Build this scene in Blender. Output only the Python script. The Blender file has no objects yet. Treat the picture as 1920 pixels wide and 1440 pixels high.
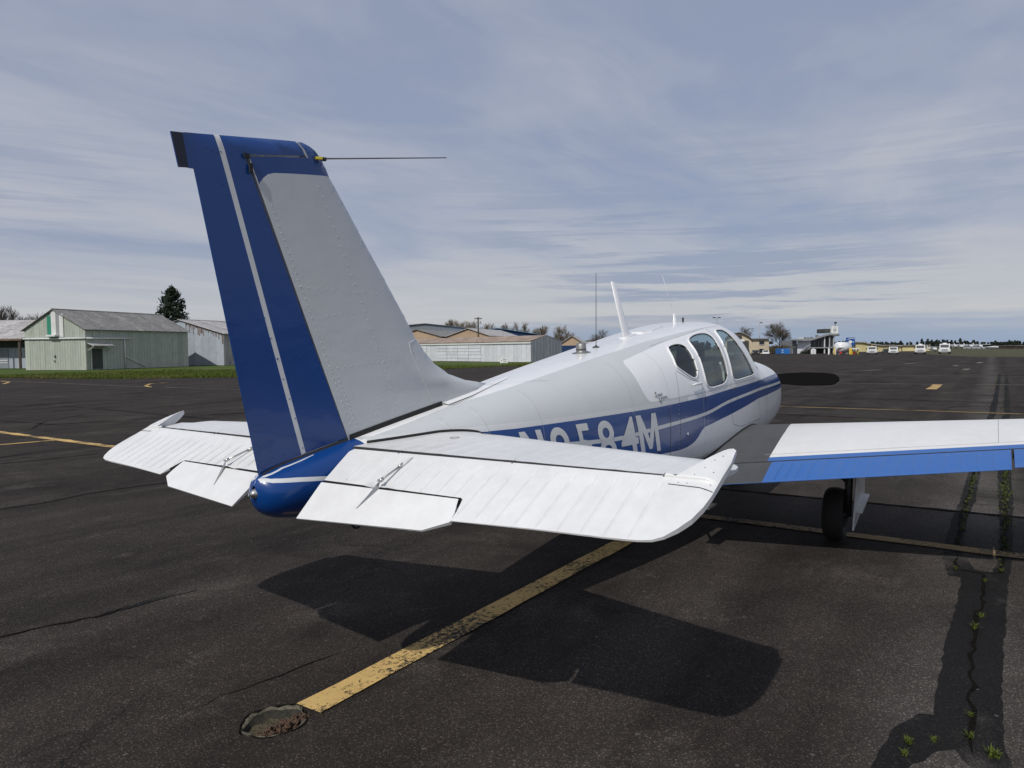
import bpy, bmesh, math, random
import numpy as np
from mathutils import Vector, Matrix
from mathutils.geometry import delaunay_2d_cdt
random.seed(7)
rng = np.random.default_rng(11)
SC = bpy.context.scene
COL = SC.collection
R = math.radians

# ------------------------------------------------------------------ camera
# world frame: X = the way the aeroplane points, Y = its left, Z = up, metres, ground at 0
CAM = np.array([-2.0764, -2.5328, 1.6437])
F_PX, YAW, PITCH, ROLL = 1340.7, R(33.91), R(-2.844), R(-.587)
fw = np.array([math.cos(YAW)*math.cos(PITCH), math.sin(YAW)*math.cos(PITCH), math.sin(PITCH)])
rt = np.cross(fw, [0, 0, 1]); rt /= np.linalg.norm(rt); up = np.cross(rt, fw)
rt, up = rt*math.cos(ROLL)+up*math.sin(ROLL), up*math.cos(ROLL)-rt*math.sin(ROLL)
cd = bpy.data.cameras.new('camera'); cam = bpy.data.objects.new('camera', cd); COL.objects.link(cam)
cam.matrix_world = Matrix(((rt[0], up[0], -fw[0], CAM[0]), (rt[1], up[1], -fw[1], CAM[1]), (rt[2], up[2], -fw[2], CAM[2]), (0, 0, 0, 1)))
cd.sensor_width = 36; cd.lens = 36*F_PX/1920; cd.clip_start = .05; cd.clip_end = 6000
SC.camera = cam

# ------------------------------------------------------------------ sun, sky, exposure
SUN_AZ, SUN_EL = R(-174.2), R(44.6)          # direction towards the sun: behind the tail
sd = np.array([math.cos(SUN_AZ)*math.cos(SUN_EL), math.sin(SUN_AZ)*math.cos(SUN_EL), math.sin(SUN_EL)])
sl = bpy.data.lights.new('sun', 'SUN'); sun = bpy.data.objects.new('sun', sl); COL.objects.link(sun)
sl.energy = 3.0; sl.angle = R(.53); sl.color = (1, .955, .89)
sun.rotation_euler = Vector(sd).to_track_quat('Z', 'Y').to_euler(); sun.location = (0, 0, 30)
SC.view_settings.view_transform = 'Standard'; SC.view_settings.look = 'None'
SC.view_settings.exposure = 0; SC.view_settings.gamma = 1; SC.view_settings.use_curve_mapping = False

class NT:
    """tiny node helper"""
    def __init__(s, tree): s.t = tree; s.n = tree.nodes; s.l = tree.links
    def a(s, typ, **kw):
        n = s.n.new(typ); ins = kw.pop('i', {})
        for k, v in kw.items(): setattr(n, k, v)
        for k, v in ins.items(): s.put(n, k, v)
        return n
    def put(s, n, k, v):
        sock = n.inputs[k]
        if isinstance(v, bpy.types.NodeSocket): s.l.new(v, sock)
        else:
            try: sock.default_value = v
            except Exception: sock.default_value = tuple(v)+(1,)
    def m(s, op, a, b=0., c=None, clamp=False):
        n = s.a('ShaderNodeMath', operation=op, use_clamp=clamp); s.put(n, 0, a); s.put(n, 1, b)
        if c is not None: s.put(n, 2, c)
        return n.outputs[0]
    def mix(s, f, a, b, mode='MIX'):
        n = s.a('ShaderNodeMix', data_type='RGBA', blend_type=mode); s.put(n, 0, f); s.put(n, 6, a); s.put(n, 7, b); return n.outputs[2]
    def ramp(s, f, *st, interp='LINEAR'):
        n = s.a('ShaderNodeValToRGB'); s.put(n, 0, f); e = n.color_ramp.elements; n.color_ramp.interpolation = interp
        while len(e) < len(st): e.new(.5)
        for el, (p, c) in zip(e, st):
            el.position = p; el.color = (c, c, c, 1) if not hasattr(c, '__len__') else tuple(c)+(1,)
        return n.outputs[0]
    def noise(s, vec, scale, detail=4, rough=.55, dist=0., out=0):
        n = s.a('ShaderNodeTexNoise', i={'Scale': scale, 'Detail': detail, 'Roughness': rough, 'Distortion': dist}); s.l.new(vec, n.inputs['Vector']); return n.outputs[out]
    def scalev(s, vec, sc, loc=(0, 0, 0)):
        n = s.a('ShaderNodeMapping', i={'Scale': sc, 'Location': loc}); s.l.new(vec, n.inputs['Vector']); return n.outputs[0]

world = bpy.data.worlds.new('World'); SC.world = world; world.use_nodes = True
w = NT(world.node_tree); w.n.clear()
sky = w.a('ShaderNodeTexSky', sky_type='NISHITA', sun_disc=False, sun_elevation=SUN_EL, sun_rotation=R(90)-SUN_AZ, altitude=60, air_density=1.0, dust_density=1.2, ozone_density=1.5)
tc = w.a('ShaderNodeTexCoord'); sep = w.a('ShaderNodeSeparateXYZ'); w.l.new(tc.outputs['Generated'], sep.inputs[0])
dx, dy, dz = sep.outputs
zc = w.m('MAXIMUM', dz, .0)
inv = w.m('DIVIDE', 1, w.m('ADD', zc, .045))
px = w.m('MULTIPLY', dx, inv); py = w.m('MULTIPLY', dy, inv)
cmb = w.a('ShaderNodeCombineXYZ', i={0: px, 1: py, 2: 0}); pv = cmb.outputs[0]
# a high sheet of altostratus seen from below: broad soft cells, thin veils, a clear rim far away
gen = tc.outputs['Generated']
rot = w.a('ShaderNodeMapping', i={'Rotation': (0, 0, R(-12)), 'Scale': (.55, 1.0, 1)}); w.l.new(pv, rot.inputs['Vector'])
n1 = w.noise(rot.outputs[0], .80, 6, .55, .7)
n2 = w.noise(w.scalev(rot.outputs[0], (1, 1, 1), (9, 4, 2)), 2.6, 5, .55, .9)
n3 = w.noise(w.scalev(rot.outputs[0], (1.1, 1, 1), (3, 17, 5)), .30, 3, .5)
cl = w.m('ADD', w.m('ADD', w.m('MULTIPLY', n1, .50), w.m('MULTIPLY', n2, .16)), w.m('MULTIPLY', n3, .42))
veil = w.ramp(cl, (.42, 0.), (.52, .55), (.63, 1.))
cloudc = w.mix(veil, (3.02, 3.44, 4.70), (4.55, 4.78, 5.42))
# far deck edge: bright bank, then a bluer strip just above the horizon
hn = w.m('SUBTRACT', w.noise(w.scalev(gen, (1.5, 1.5, 30), (2, 0, 0)), 1.9, 6, .62, .2), .5)
hw = w.m('ADD', dz, w.m('MULTIPLY', hn, .050))
bank = w.ramp(hw, (0., 0.), (.022, 0.), (.038, 1.), (.070, .75), (.14, 0.))
cloudc = w.mix(w.m('MULTIPLY', bank, .8), cloudc, (5.7, 5.72, 5.85))
rim = w.ramp(hw, (.0, .95), (.018, .85), (.038, 0.))
cloudc = w.mix(rim, cloudc, (3.0, 3.85, 5.35))
# torn low streaks and cloudlets, thicker in some quarters of the sky than in others
cover = w.ramp(w.noise(w.scalev(gen, (1, 1, 1.2), (7.7, 2.9, 0)), 1.5, 3, .5), (.44, .05), (.56, 1.))
stre = w.ramp(w.noise(w.scalev(gen, (1.8, 1.8, 34), (1, 2, 0)), 1.7, 8, .66, .3), (.48, 0.), (.57, 1.))
strez = w.ramp(dz, (.02, .2), (.04, 1.), (.13, .9), (.20, .6), (.30, 0.))
cloudc = w.mix(w.m('MULTIPLY', w.m('MULTIPLY', stre, cover), w.m('MULTIPLY', strez, .85)), cloudc, (2.75, 3.22, 4.5))
fac = w.m('ADD', .84, w.m('MULTIPLY', veil, .10))
below = w.m('LESS_THAN', dz, 0.)
colr = w.mix(fac, sky.outputs[0], cloudc)
bg = w.a('ShaderNodeBackground', i={'Strength': .1}); w.l.new(colr, bg.inputs[0])
wo = w.a('ShaderNodeOutputWorld'); w.l.new(bg.outputs[0], wo.inputs[0])

# ------------------------------------------------------------------ materials
MATS = {}
def base_mat(name):
    m = bpy.data.materials.new(name); m.use_nodes = True; t = NT(m.node_tree); t.n.clear()
    b = t.a('ShaderNodeBsdfPrincipled'); o = t.a('ShaderNodeOutputMaterial'); t.l.new(b.outputs[0], o.inputs[0]); MATS[name] = m
    return m, t, b, o
def vary(name, col, rough=.5, metal=0., amt=.12, scale=3., coat=0., bump=0., bscale=40., stretch=(1, 1, 1), spec=.5, rust=None):
    """plain surface with a little dirt, uneven colour and fine relief"""
    m, t, b, o = base_mat(name); tc = t.a('ShaderNodeTexCoord'); v = t.scalev(tc.outputs['Object'], stretch)
    n = t.noise(v, scale, 6, .6); n2 = t.noise(v, scale*9, 4, .6)
    f = t.m('ADD', t.m('MULTIPLY', n, .65), t.m('MULTIPLY', n2, .35))
    lo = tuple(c*(1-amt) for c in col); hi = tuple(min(1, c*(1+amt)) for c in col)
    c = t.mix(t.ramp(f, (.3, 0.), (.7, 1.)), lo+(1,), hi+(1,))
    if rust:
        rc, th = rust; c = t.mix(t.ramp(t.noise(t.scalev(v, (1, 1, 1), (3, 3, 3)), scale*.8, 8, .65, .4), (th, 0.), (th+.09, 1.)), c, rc+(1,))
    t.l.new(c, b.inputs['Base Color']); b.inputs['Metallic'].default_value = metal
    t.put(b, 'Roughness', t.m('ADD', rough-.06, t.m('MULTIPLY', n2, .12))); b.inputs['Specular IOR Level'].default_value = spec
    if coat: b.inputs['Coat Weight'].default_value = coat; b.inputs['Coat Roughness'].default_value = .06
    if bump:
        bp = t.a('ShaderNodeBump', i={'Strength': bump, 'Distance': .01}); t.l.new(t.noise(v, bscale, 5, .6), bp.inputs['Height']); t.l.new(bp.outputs[0], b.inputs['Normal'])
    return m
def paint(name, col, rough=.28, coat=.6, dirt=.08, wav=.22):
    m, t, b, o = base_mat(name); tc = t.a('ShaderNodeTexCoord'); v = tc.outputs['Object']
    n = t.noise(v, 1.7, 6, .62); n2 = t.noise(t.scalev(v, (1, 1, .35)), 16, 5, .65)
    f = t.ramp(t.m('ADD', t.m('MULTIPLY', n, .6), t.m('MULTIPLY', n2, .4)), (.36, 1.), (.62, 0.))
    c = t.mix(t.m('MULTIPLY', f, dirt), col+(1,), (.16, .145, .125, 1))
    t.l.new(c, b.inputs['Base Color']); t.put(b, 'Roughness', t.m('ADD', rough, t.m('MULTIPLY', n2, .12)))
    b.inputs['Coat Weight'].default_value = coat; b.inputs['Coat Roughness'].default_value = .05
    bp = t.a('ShaderNodeBump', i={'Strength': wav, 'Distance': .012}); t.l.new(t.m('ADD', t.noise(v, 4.5, 2, .5), t.m('MULTIPLY', t.noise(t.scalev(v, (1, 1, 1.6), (3, 1, 2)), 11., 2, .5), .35)), bp.inputs['Height'])
    t.l.new(bp.outputs[0], b.inputs['Normal']); t.l.new(bp.outputs[0], b.inputs['Coat Normal'])
    return m
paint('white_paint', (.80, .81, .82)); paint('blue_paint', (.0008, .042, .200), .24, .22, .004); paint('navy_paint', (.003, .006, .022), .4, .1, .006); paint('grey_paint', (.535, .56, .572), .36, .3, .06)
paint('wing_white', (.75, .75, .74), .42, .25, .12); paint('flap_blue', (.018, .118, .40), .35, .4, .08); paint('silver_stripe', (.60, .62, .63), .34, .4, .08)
paint('tail_white', (.725, .735, .74), .40, .25, .17, .03)
vary('black_rubber', (.012, .012, .012), .75); vary('tyre_rubber', (.014, .013, .012), .8, bump=.4, bscale=60); vary('seam_and_gap_shade', (.035, .035, .036), .7)
vary('walk_grey', (.072, .076, .083), .85, amt=.25, scale=2.5, bump=.5, bscale=260); vary('metal', (.52, .52, .51), .35, .9, amt=.15); vary('chrome', (.75, .75, .76), .12, 1.)
vary('seam_soft', (.33, .33, .33), .6); vary('steel_dull', (.30, .30, .29), .45, .7, amt=.2); vary('dark_metal', (.06, .06, .06), .5, .6); vary('prop_black', (.004, .004, .0045), .75, spec=.06); vary('seat_dark', (.035, .037, .04), .8); vary('seat_tan', (.22, .2, .17), .8); vary('panel_dark', (.025, .025, .027), .6)
vary('cabin_lining', (.16, .165, .17), .85)
vary('yellow_plastic', (.55, .45, .03), .5); vary('light_frosted', (.62, .62, .6), .35)
def glass(name, tint=(.74, .83, .81), gloss=.10):
    m = bpy.data.materials.new(name); m.use_nodes = True; t = NT(m.node_tree); t.n.clear(); MATS[name] = m
    tr = t.a('ShaderNodeBsdfTransparent', i={0: tint+(1,)}); gl = t.a('ShaderNodeBsdfGlossy', i={0: (.9, .95, .95, 1), 'Roughness': .03})
    lw = t.a('ShaderNodeLayerWeight', i={'Blend': .5}); f = t.m('ADD', .045, t.m('MULTIPLY', t.m('POWER', lw.outputs['Facing'], 5.), .9))
    mx = t.a('ShaderNodeMixShader'); t.l.new(f, mx.inputs[0]); t.l.new(tr.outputs[0], mx.inputs[1]); t.l.new(gl.outputs[0], mx.inputs[2])
    o = t.a('ShaderNodeOutputMaterial'); t.l.new(mx.outputs[0], o.inputs[0]); return m
glass('cabin_glass'); glass('lamp_glass', (.85, .86, .86))
def dark_glass(name, col=(.02, .025, .03)): return vary(name, col, .12, amt=.3)
dark_glass('window_dark')

# ------------------------------------------------------------------ objects
def tag(o, label=None, cat=None, group=None, kind=None):
    if label: o['label'] = label
    if cat: o['category'] = cat
    if group: o['group'] = group
    if kind: o['kind'] = kind
    return o
def thing(name, loc, label, cat, group=None, rz=0.):
    e = bpy.data.objects.new(name, None); e.empty_display_size = .2; COL.objects.link(e); e.location = loc; e.rotation_euler = (0, 0, rz)
    return tag(e, label, cat, group)
def link(name, me, mat=None, parent=None, smooth=False, world_coords=True):
    mats = mat if isinstance(mat, (list, tuple)) else [mat]
    for q in mats:
        if q: me.materials.append(MATS[q])
    if smooth: me.polygons.foreach_set('use_smooth', [True]*len(me.polygons))
    o = bpy.data.objects.new(name, me); COL.objects.link(o)
    if parent is not None:
        o.parent = parent
        if world_coords:                      # vertices were given in world metres, the thing stands at its own base
            p = parent; off = Vector((0, 0, 0))
            while p is not None: off += p.location; p = p.parent
            o.location = -off
    return o
def mesh(name, vs, fs, mat=None, parent=None, smooth=False, wc=True, midx=None):
    me = bpy.data.meshes.new(name); me.from_pydata([tuple(map(float, v)) for v in vs], [], [tuple(map(int, f)) for f in fs])
    if midx is not None: me.polygons.foreach_set('material_index', midx)
    me.update(); return link(name, me, mat, parent, smooth, wc)
class MB:
    """collects simple solids into one mesh"""
    def __init__(s): s.v = []; s.f = []
    def add(s, vs, fs):
        k = len(s.v); s.v += [tuple(map(float, v)) for v in vs]; s.f += [tuple(i+k for i in f) for f in fs]; return s
    def box(s, a, b, rz=0., piv=None):
        x0, y0, z0 = a; x1, y1, z1 = b
        vs = [(x, y, z) for z in (z0, z1) for x, y in ((x0, y0), (x1, y0), (x1, y1), (x0, y1))]
        if rz:
            c, q = math.cos(rz), math.sin(rz); px, py = piv or ((x0+x1)/2, (y0+y1)/2)
            vs = [(px+(x-px)*c-(y-py)*q, py+(x-px)*q+(y-py)*c, z) for x, y, z in vs]
        return s.add(vs, [(0, 3, 2, 1), (4, 5, 6, 7), (0, 1, 5, 4), (1, 2, 6, 5), (2, 3, 7, 6), (3, 0, 4, 7)])
    def tube(s, pts, r, n=8, caps=True):
        pts = [np.array(p, float) for p in pts]; rs = r if hasattr(r, '__len__') else [r]*len(pts); vs = []; fs = []
        for i, p in enumerate(pts):
            d = pts[min(i+1, len(pts)-1)]-pts[max(i-1, 0)]; d = d/(np.linalg.norm(d)+1e-12)
            a = np.cross(d, (0, 0, 1) if abs(d[2]) < .9 else (1, 0, 0)); a /= np.linalg.norm(a); b = np.cross(d, a)
            for k in range(n): an = 2*math.pi*k/n; vs.append(p+rs[i]*(a*math.cos(an)+b*math.sin(an)))
        for i in range(len(pts)-1):
            for k in range(n): q = (k+1) % n; fs.append((i*n+k, i*n+q, (i+1)*n+q, (i+1)*n+k))
        if caps: fs.append(tuple(range(n))[::-1]); fs.append(tuple(range((len(pts)-1)*n, len(pts)*n)))
        return s.add(vs, fs)
    def lathe(s, prof, org, axis=(0, 0, 1), n=20):
        ax = np.array(axis, float); ax /= np.linalg.norm(ax); a = np.cross(ax, (0, 0, 1) if abs(ax[2]) < .9 else (1, 0, 0)); a /= np.linalg.norm(a); b = np.cross(ax, a); vs = []; fs = []
        for rr, h in prof:
            for k in range(n): an = 2*math.pi*k/n; vs.append(np.array(org)+ax*h+rr*(a*math.cos(an)+b*math.sin(an)))
        for i in range(len(prof)-1):
            for k in range(n): q = (k+1) % n; fs.append((i*n+k, i*n+q, (i+1)*n+q, (i+1)*n+k))
        return s.add(vs, fs)
    def prism(s, poly, fmap, t0, t1):
        """extrude a 2-D outline; fmap(a, b, t) gives the 3-D point"""
        n = len(poly); vs = [fmap(a, b, t0) for a, b in poly]+[fmap(a, b, t1) for a, b in poly]
        return s.add(vs, [tuple(range(n))[::-1], tuple(range(n, 2*n))]+[(i, (i+1) % n, n+(i+1) % n, n+i) for i in range(n)])
    def build(s, name, mat, parent=None, smooth=False, wc=True): return mesh(name, s.v, s.f, mat, parent, smooth, wc)
def grid_faces(nu, nv, flip=False):
    f = [(i*nv+j, (i+1)*nv+j, (i+1)*nv+j+1, i*nv+j+1) for i in range(nu-1) for j in range(nv-1)]
    return [q[::-1] for q in f] if flip else f
def inpoly(pts, poly):
    x, y = pts[:, 0], pts[:, 1]; r = np.zeros(len(pts), bool); n = len(poly)
    for i in range(n):
        x0, y0 = poly[i]; x1, y1 = poly[(i+1) % n]
        if y0 == y1: continue
        c = ((y0 > y) != (y1 > y)) & (x < (x1-x0)*(y-y0)/(y1-y0)+x0); r ^= c
    return r
def resample(poly, step, closed=True):
    out = []; n = len(poly)
    for i in range(n if closed else n-1):
        a = np.array(poly[i], float); b = np.array(poly[(i+1) % n], float); k = max(1, int(np.ceil(np.linalg.norm(b-a)/step)))
        out += [tuple(a+(b-a)*t/k) for t in range(k)]
    if not closed: out.append(tuple(poly[-1]))
    return out
def rounded(poly, it=2):
    for _ in range(it):                        # corner cutting
        q = []
        for i in range(len(poly)):
            a = np.array(poly[i], float); b = np.array(poly[(i+1) % len(poly)], float); q += [tuple(a*.75+b*.25), tuple(a*.25+b*.75)]
        poly = q
    return poly
def smooth_line(pts, k=6):
    """Catmull-Rom through the points"""
    P = [np.array(p, float) for p in pts]; P = [2*P[0]-P[1]]+P+[2*P[-1]-P[-2]]; o = []
    for i in range(1, len(P)-2):
        for t in np.linspace(0, 1, k, endpoint=False):
            a, b, c, d = P[i-1:i+3]; o.append(tuple(.5*((2*b)+(c-a)*t+(2*a-5*b+4*c-d)*t*t+(3*b-a-3*c+d)*t**3)))
    o.append(tuple(P[-2])); return o
def strip(line, half):
    """closed outline of a stripe along an open line in 2-D"""
    L = [np.array(p, float) for p in line]; lo, hi = [], []
    for i, p in enumerate(L):
        d = L[min(i+1, len(L)-1)]-L[max(i-1, 0)]; d /= np.linalg.norm(d)+1e-12; n = np.array((-d[1], d[0])); lo.append(tuple(p-n*half)); hi.append(tuple(p+n*half))
    return lo+hi[::-1]
def triangulate(outline, inner, gridpts, ext):
    vs = []; es = []
    def loop(pl):
        k = len(vs); vs.extend([Vector(p) for p in pl]); es.extend([(k+i, k+(i+1) % len(pl)) for i in range(len(pl))])
    loop(outline)
    for pl in inner: loop(pl)
    vs.extend(Vector(p) for p in gridpts)
    v2, _, tris, *_ = delaunay_2d_cdt(vs, es, [], 0, 1e-5)
    v2 = np.array([tuple(v) for v in v2]); tris = np.array([f for f in tris if len(f) == 3]); return v2, tris
def skin(fmap, outline, regions=(), holes=(), step=.06, jig=0., gx=None, gy=None, keep=None):
    """a surface fmap(a, b) -> xyz over a 2-D outline; regions = painted areas (outline, material index), later ones on top.
    returns verts, faces, material indices, normals"""
    o = resample(outline, step); rg = [(resample(p, step), k) for p, k in regions]; hl = [resample(p, step) for p in holes]
    A = np.array(o); x0, y0 = A.min(0); x1, y1 = A.max(0)
    xs = np.arange(x0+step/2, x1, step) if gx is None else np.array(gx); ys = np.arange(y0+step/2, y1, step) if gy is None else np.array(gy)
    G = np.array([(x, y) for x in xs for y in ys]); G = G[inpoly(G, o)] if len(G) else G
    v2, tr = triangulate(o, [p for p, _ in rg]+hl, G, None)
    c = v2[tr].mean(1); ok = inpoly(c, o)
    for h in hl: ok &= ~inpoly(c, h)
    tr = tr[ok]; c = c[ok]; mi = np.zeros(len(tr), int)
    for p, k in rg: mi[inpoly(c, p)] = k
    used = np.unique(tr); re = np.full(len(v2), -1); re[used] = np.arange(len(used)); v2 = v2[used]; tr = re[tr]
    P = np.array([fmap(a, b) for a, b in v2]); e = 1e-3
    Pa = np.array([fmap(a+e, b) for a, b in v2])-np.array([fmap(a-e, b) for a, b in v2]); Pb = np.array([fmap(a, b+e) for a, b in v2])-np.array([fmap(a, b-e) for a, b in v2])
    N = np.cross(Pa, Pb); L = np.linalg.norm(N, axis=1, keepdims=True); N = np.where(L > 1e-12, N/np.maximum(L, 1e-12), (0, 0, 1))
    return P, tr, mi, N
def skin_obj(name, parts, mats, parent, out=None, flat=False):
    """join skin() results into one mesh with exact surface normals; out(P) gives a rough outward direction"""
    V = []; Fc = []; MI = []; NN = []; k = 0
    for P, tr, mi, N in parts:
        if out is not None:
            s = np.sign((N*out(P)).sum(1)); s[s == 0] = 1; N = N*s[:, None]
            fn = np.cross(P[tr[:, 1]]-P[tr[:, 0]], P[tr[:, 2]]-P[tr[:, 0]]); bad = (fn*N[tr].mean(1)).sum(1) < 0; tr = tr.copy(); tr[bad] = tr[bad][:, ::-1]
        V.append(P); Fc.append(tr+k); MI.append(mi); NN.append(N); k += len(P)
    V = np.concatenate(V); Fc = np.concatenate(Fc); MI = np.concatenate(MI); NN = np.concatenate(NN)
    o = mesh(name, V, Fc, mats, parent, True, True, MI)
    if not flat: o.data.normals_split_custom_set_from_vertices([tuple(n) for n in NN])
    return o
def bearing(u, d):
    """ground point d metres from the camera in the direction of picture column u (layout of the far field)"""
    r = fw+rt*(u-960)/F_PX; r = r-up*((r[2])/up[2]); k = d/math.hypot(r[0], r[1]); return CAM[0]+r[0]*k, CAM[1]+r[1]*k
def rise(u, v, d):
    r = fw+rt*(u-960)/F_PX+up*(720-v)/F_PX; return CAM[2]+r[2]*d/math.hypot(r[0], r[1])
# ------------------------------------------------------------------ ground materials
def asphalt(name, c0=(.0190, .0158, .0140), c1=(.0455, .0388, .0340), dark=(.0110, .0098, .0092), speck=.50):
    m, t, b, o = base_mat(name); tc = t.a('ShaderNodeTexCoord'); v = tc.outputs['Object']
    big = t.noise(t.scalev(v, (.16, .55, .3)), 1.3, 7, .66, .3); mid = t.noise(t.scalev(v, (.8, 1.0, 1)), 2.1, 7, .66)
    band = t.noise(t.scalev(v, (.05, 1.1, 1), (3, 7, 0)), 1.0, 5, .6, .6)         # paving passes
    f = t.m('ADD', t.m('MULTIPLY', big, .40), t.m('ADD', t.m('MULTIPLY', mid, .28), t.m('MULTIPLY', band, .32)))
    c = t.mix(t.ramp(f, (.41, 0.), (.60, 1.)), c0+(1,), c1+(1,))
    blot = t.ramp(t.noise(t.scalev(v, (1, 1, 1), (11, 5, 2)), .55, 7, .68, .5), (.56, 0.), (.70, 1.))
    c = t.mix(t.m('MULTIPLY', blot, .75), c, dark+(1,))
    bl2 = t.ramp(t.noise(t.scalev(v, (.9, 1.2, 1), (2, 31, 2)), .9, 8, .72, .2), (.535, 0.), (.68, 1.))
    c = t.mix(t.m('MULTIPLY', bl2, .52), c, (.085, .075, .067, 1))
    sy = t.a('ShaderNodeSeparateXYZ'); t.l.new(v, sy.inputs[0])                # dust and bleaching beside the sealed seam
    dst = t.m('ABSOLUTE', t.m('ADD', sy.outputs[1], t.m('ADD', 2.47, t.m('MULTIPLY', t.m('SUBTRACT', mid, .5), .5)))); fade = t.m('MULTIPLY', t.ramp(dst, (.10, 1.), (.55, 0.)), t.ramp(t.noise(t.scalev(v, (.6, .6, 1), (7, 3, 1)), 1.1, 5, .6), (.35, .15), (.6, 1.)))
    if speck > .4: c = t.mix(t.m('MULTIPLY', fade, .62), c, (.098, .090, .082, 1))
    # aggregate: each stone its own tone, some pale and some nearly black
    vo = t.a('ShaderNodeTexVoronoi', i={'Scale': 175., 'Randomness': 1.}); t.l.new(v, vo.inputs['Vector'])
    sx = t.a('ShaderNodeSeparateColor'); t.l.new(vo.outputs['Color'], sx.inputs[0])
    st = t.ramp(sx.outputs[0], (0., .30), (.5, .80), (.80, 1.2), (.92, 2.6), (1., 5.2))
    gr = t.m('MULTIPLY', st, t.ramp(t.noise(v, 420, 2, .6), (.3, .6), (.7, 1.4)))
    cs = t.a('ShaderNodeMix', data_type='RGBA', blend_type='MULTIPLY', i={0: speck}); t.l.new(c, cs.inputs[6]); t.l.new(gr, cs.inputs[7])
    vo2 = t.a('ShaderNodeTexVoronoi', i={'Scale': 26., 'Randomness': 1.}); t.l.new(v, vo2.inputs['Vector'])
    s2 = t.a('ShaderNodeSeparateColor'); t.l.new(vo2.outputs['Color'], s2.inputs[0])
    chip = t.m('MULTIPLY', t.m('GREATER_THAN', s2.outputs[1], .982), t.m('LESS_THAN', vo2.outputs['Distance'], .26))
    c = t.mix(t.m('MULTIPLY', chip, .5), cs.outputs[2], (.13, .12, .11, 1))
    # hairline cracks
    ck = t.a('ShaderNodeTexVoronoi', feature='DISTANCE_TO_EDGE', i={'Scale': .42, 'Randomness': 1.}); 
    wv = t.a('ShaderNodeVectorMath', operation='ADD'); ns = t.a('ShaderNodeTexNoise', i={'Scale': 1.6, 'Detail': 6., 'Roughness': .65}); t.l.new(v, ns.inputs[0]); sc = t.a('ShaderNodeVectorMath', operation='SCALE', i={'Scale': .8}); t.l.new(ns.outputs['Color'], sc.inputs[0]); t.l.new(v, wv.inputs[0]); t.l.new(sc.outputs[0], wv.inputs[1]); t.l.new(wv.outputs[0], ck.inputs['Vector'])
    crack = t.m('MULTIPLY', t.m('LESS_THAN', ck.outputs['Distance'], .0022), t.ramp(t.noise(t.scalev(v, (1, 1, 1), (5, 5, 1)), .5, 3), (.5, 0.), (.58, 1.)))
    c = t.mix(t.m('MULTIPLY', crack, .8), c, (.010, .010, .010, 1))
    t.l.new(c, b.inputs['Base Color']); t.put(b, 'Roughness', t.m('ADD', .80, t.m('MULTIPLY', mid, .15))); b.inputs['Specular IOR Level'].default_value = .10
    h = t.m('ADD', t.m('MULTIPLY', vo.outputs['Distance'], -.7), t.m('MULTIPLY', mid, .5)); h = t.m('SUBTRACT', h, t.m('MULTIPLY', crack, 2.))
    bp = t.a('ShaderNodeBump', i={'Strength': .55, 'Distance': .006}); t.l.new(h, bp.inputs['Height']); t.l.new(bp.outputs[0], b.inputs['Normal']); return m
asphalt('asphalt'); asphalt('tar_patch', (.0105, .0105, .0107), (.0150, .0148, .0147), (.0090, .0090, .0090), .35)
def worn_paint(name, col, wear=.5, scale=1.):
    m, t, b, o = base_mat(name); tc = t.a('ShaderNodeTexCoord'); v = tc.outputs['Object']
    n = t.noise(v, 34*scale, 8, .75, .2); n2 = t.noise(t.scalev(v, (1, 1, 1), (4, 4, 4)), 140*scale, 4, .7); n3 = t.noise(v, 1.4, 3, .5)
    f = t.m('ADD', t.m('ADD', t.m('MULTIPLY', n, .55), t.m('MULTIPLY', n2, .25)), t.m('MULTIPLY', n3, .35))
    worn = t.ramp(f, (wear, 0.), (wear+.025, 1.)); dirt = t.ramp(t.noise(v, 6, 7, .7), (.35, 0.), (.75, 1.))
    c = t.mix(t.m('MULTIPLY', dirt, .45), col+(1,), tuple(k*.55 for k in col)+(1,)); c = t.mix(worn, c, (.030, .028, .026, 1))
    t.l.new(c, b.inputs['Base Color']); b.inputs['Roughness'].default_value = .8; b.inputs['Specular IOR Level'].default_value = .25
    bp = t.a('ShaderNodeBump', i={'Strength': .5, 'Distance': .004}); t.l.new(t.noise(v, 160, 4, .6), bp.inputs['Height']); t.l.new(bp.outputs[0], b.inputs['Normal']); return m
worn_paint('yellow_line', (.60, .41, .155), .585); worn_paint('faded_line', (.34, .235, .10), .585); worn_paint('pale_line', (.19, .17, .13), .60)
def grass_mat(name, a, b_, dry):
    m, t, b, o = base_mat(name); tc = t.a('ShaderNodeTexCoord'); v = tc.outputs['Object']
    f = t.ramp(t.m('ADD', t.m('MULTIPLY', t.noise(v, .5, 6, .65), .5), t.m('MULTIPLY', t.noise(v, 9, 5, .7), .5)), (.35, 0.), (.66, 1.))
    c = t.mix(f, a+(1,), b_+(1,)); c = t.mix(t.ramp(t.noise(t.scalev(v, (1, 1, 1), (8, 1, 3)), .22, 5, .6), (.52, 0.), (.66, .8)), c, dry+(1,))
    t.l.new(c, b.inputs['Base Color']); b.inputs['Roughness'].default_value = .9; b.inputs['Specular IOR Level'].default_value = .15
    bp = t.a('ShaderNodeBump', i={'Strength': 1., 'Distance': .08}); t.l.new(t.noise(v, 6, 6, .7), bp.inputs['Height']); t.l.new(bp.outputs[0], b.inputs['Normal']); return m
grass_mat('grass', (.040, .070, .014), (.085, .125, .025), (.12, .115, .045)); grass_mat('blade', (.055, .080, .014), (.115, .145, .03), (.17, .15, .06))
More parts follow.
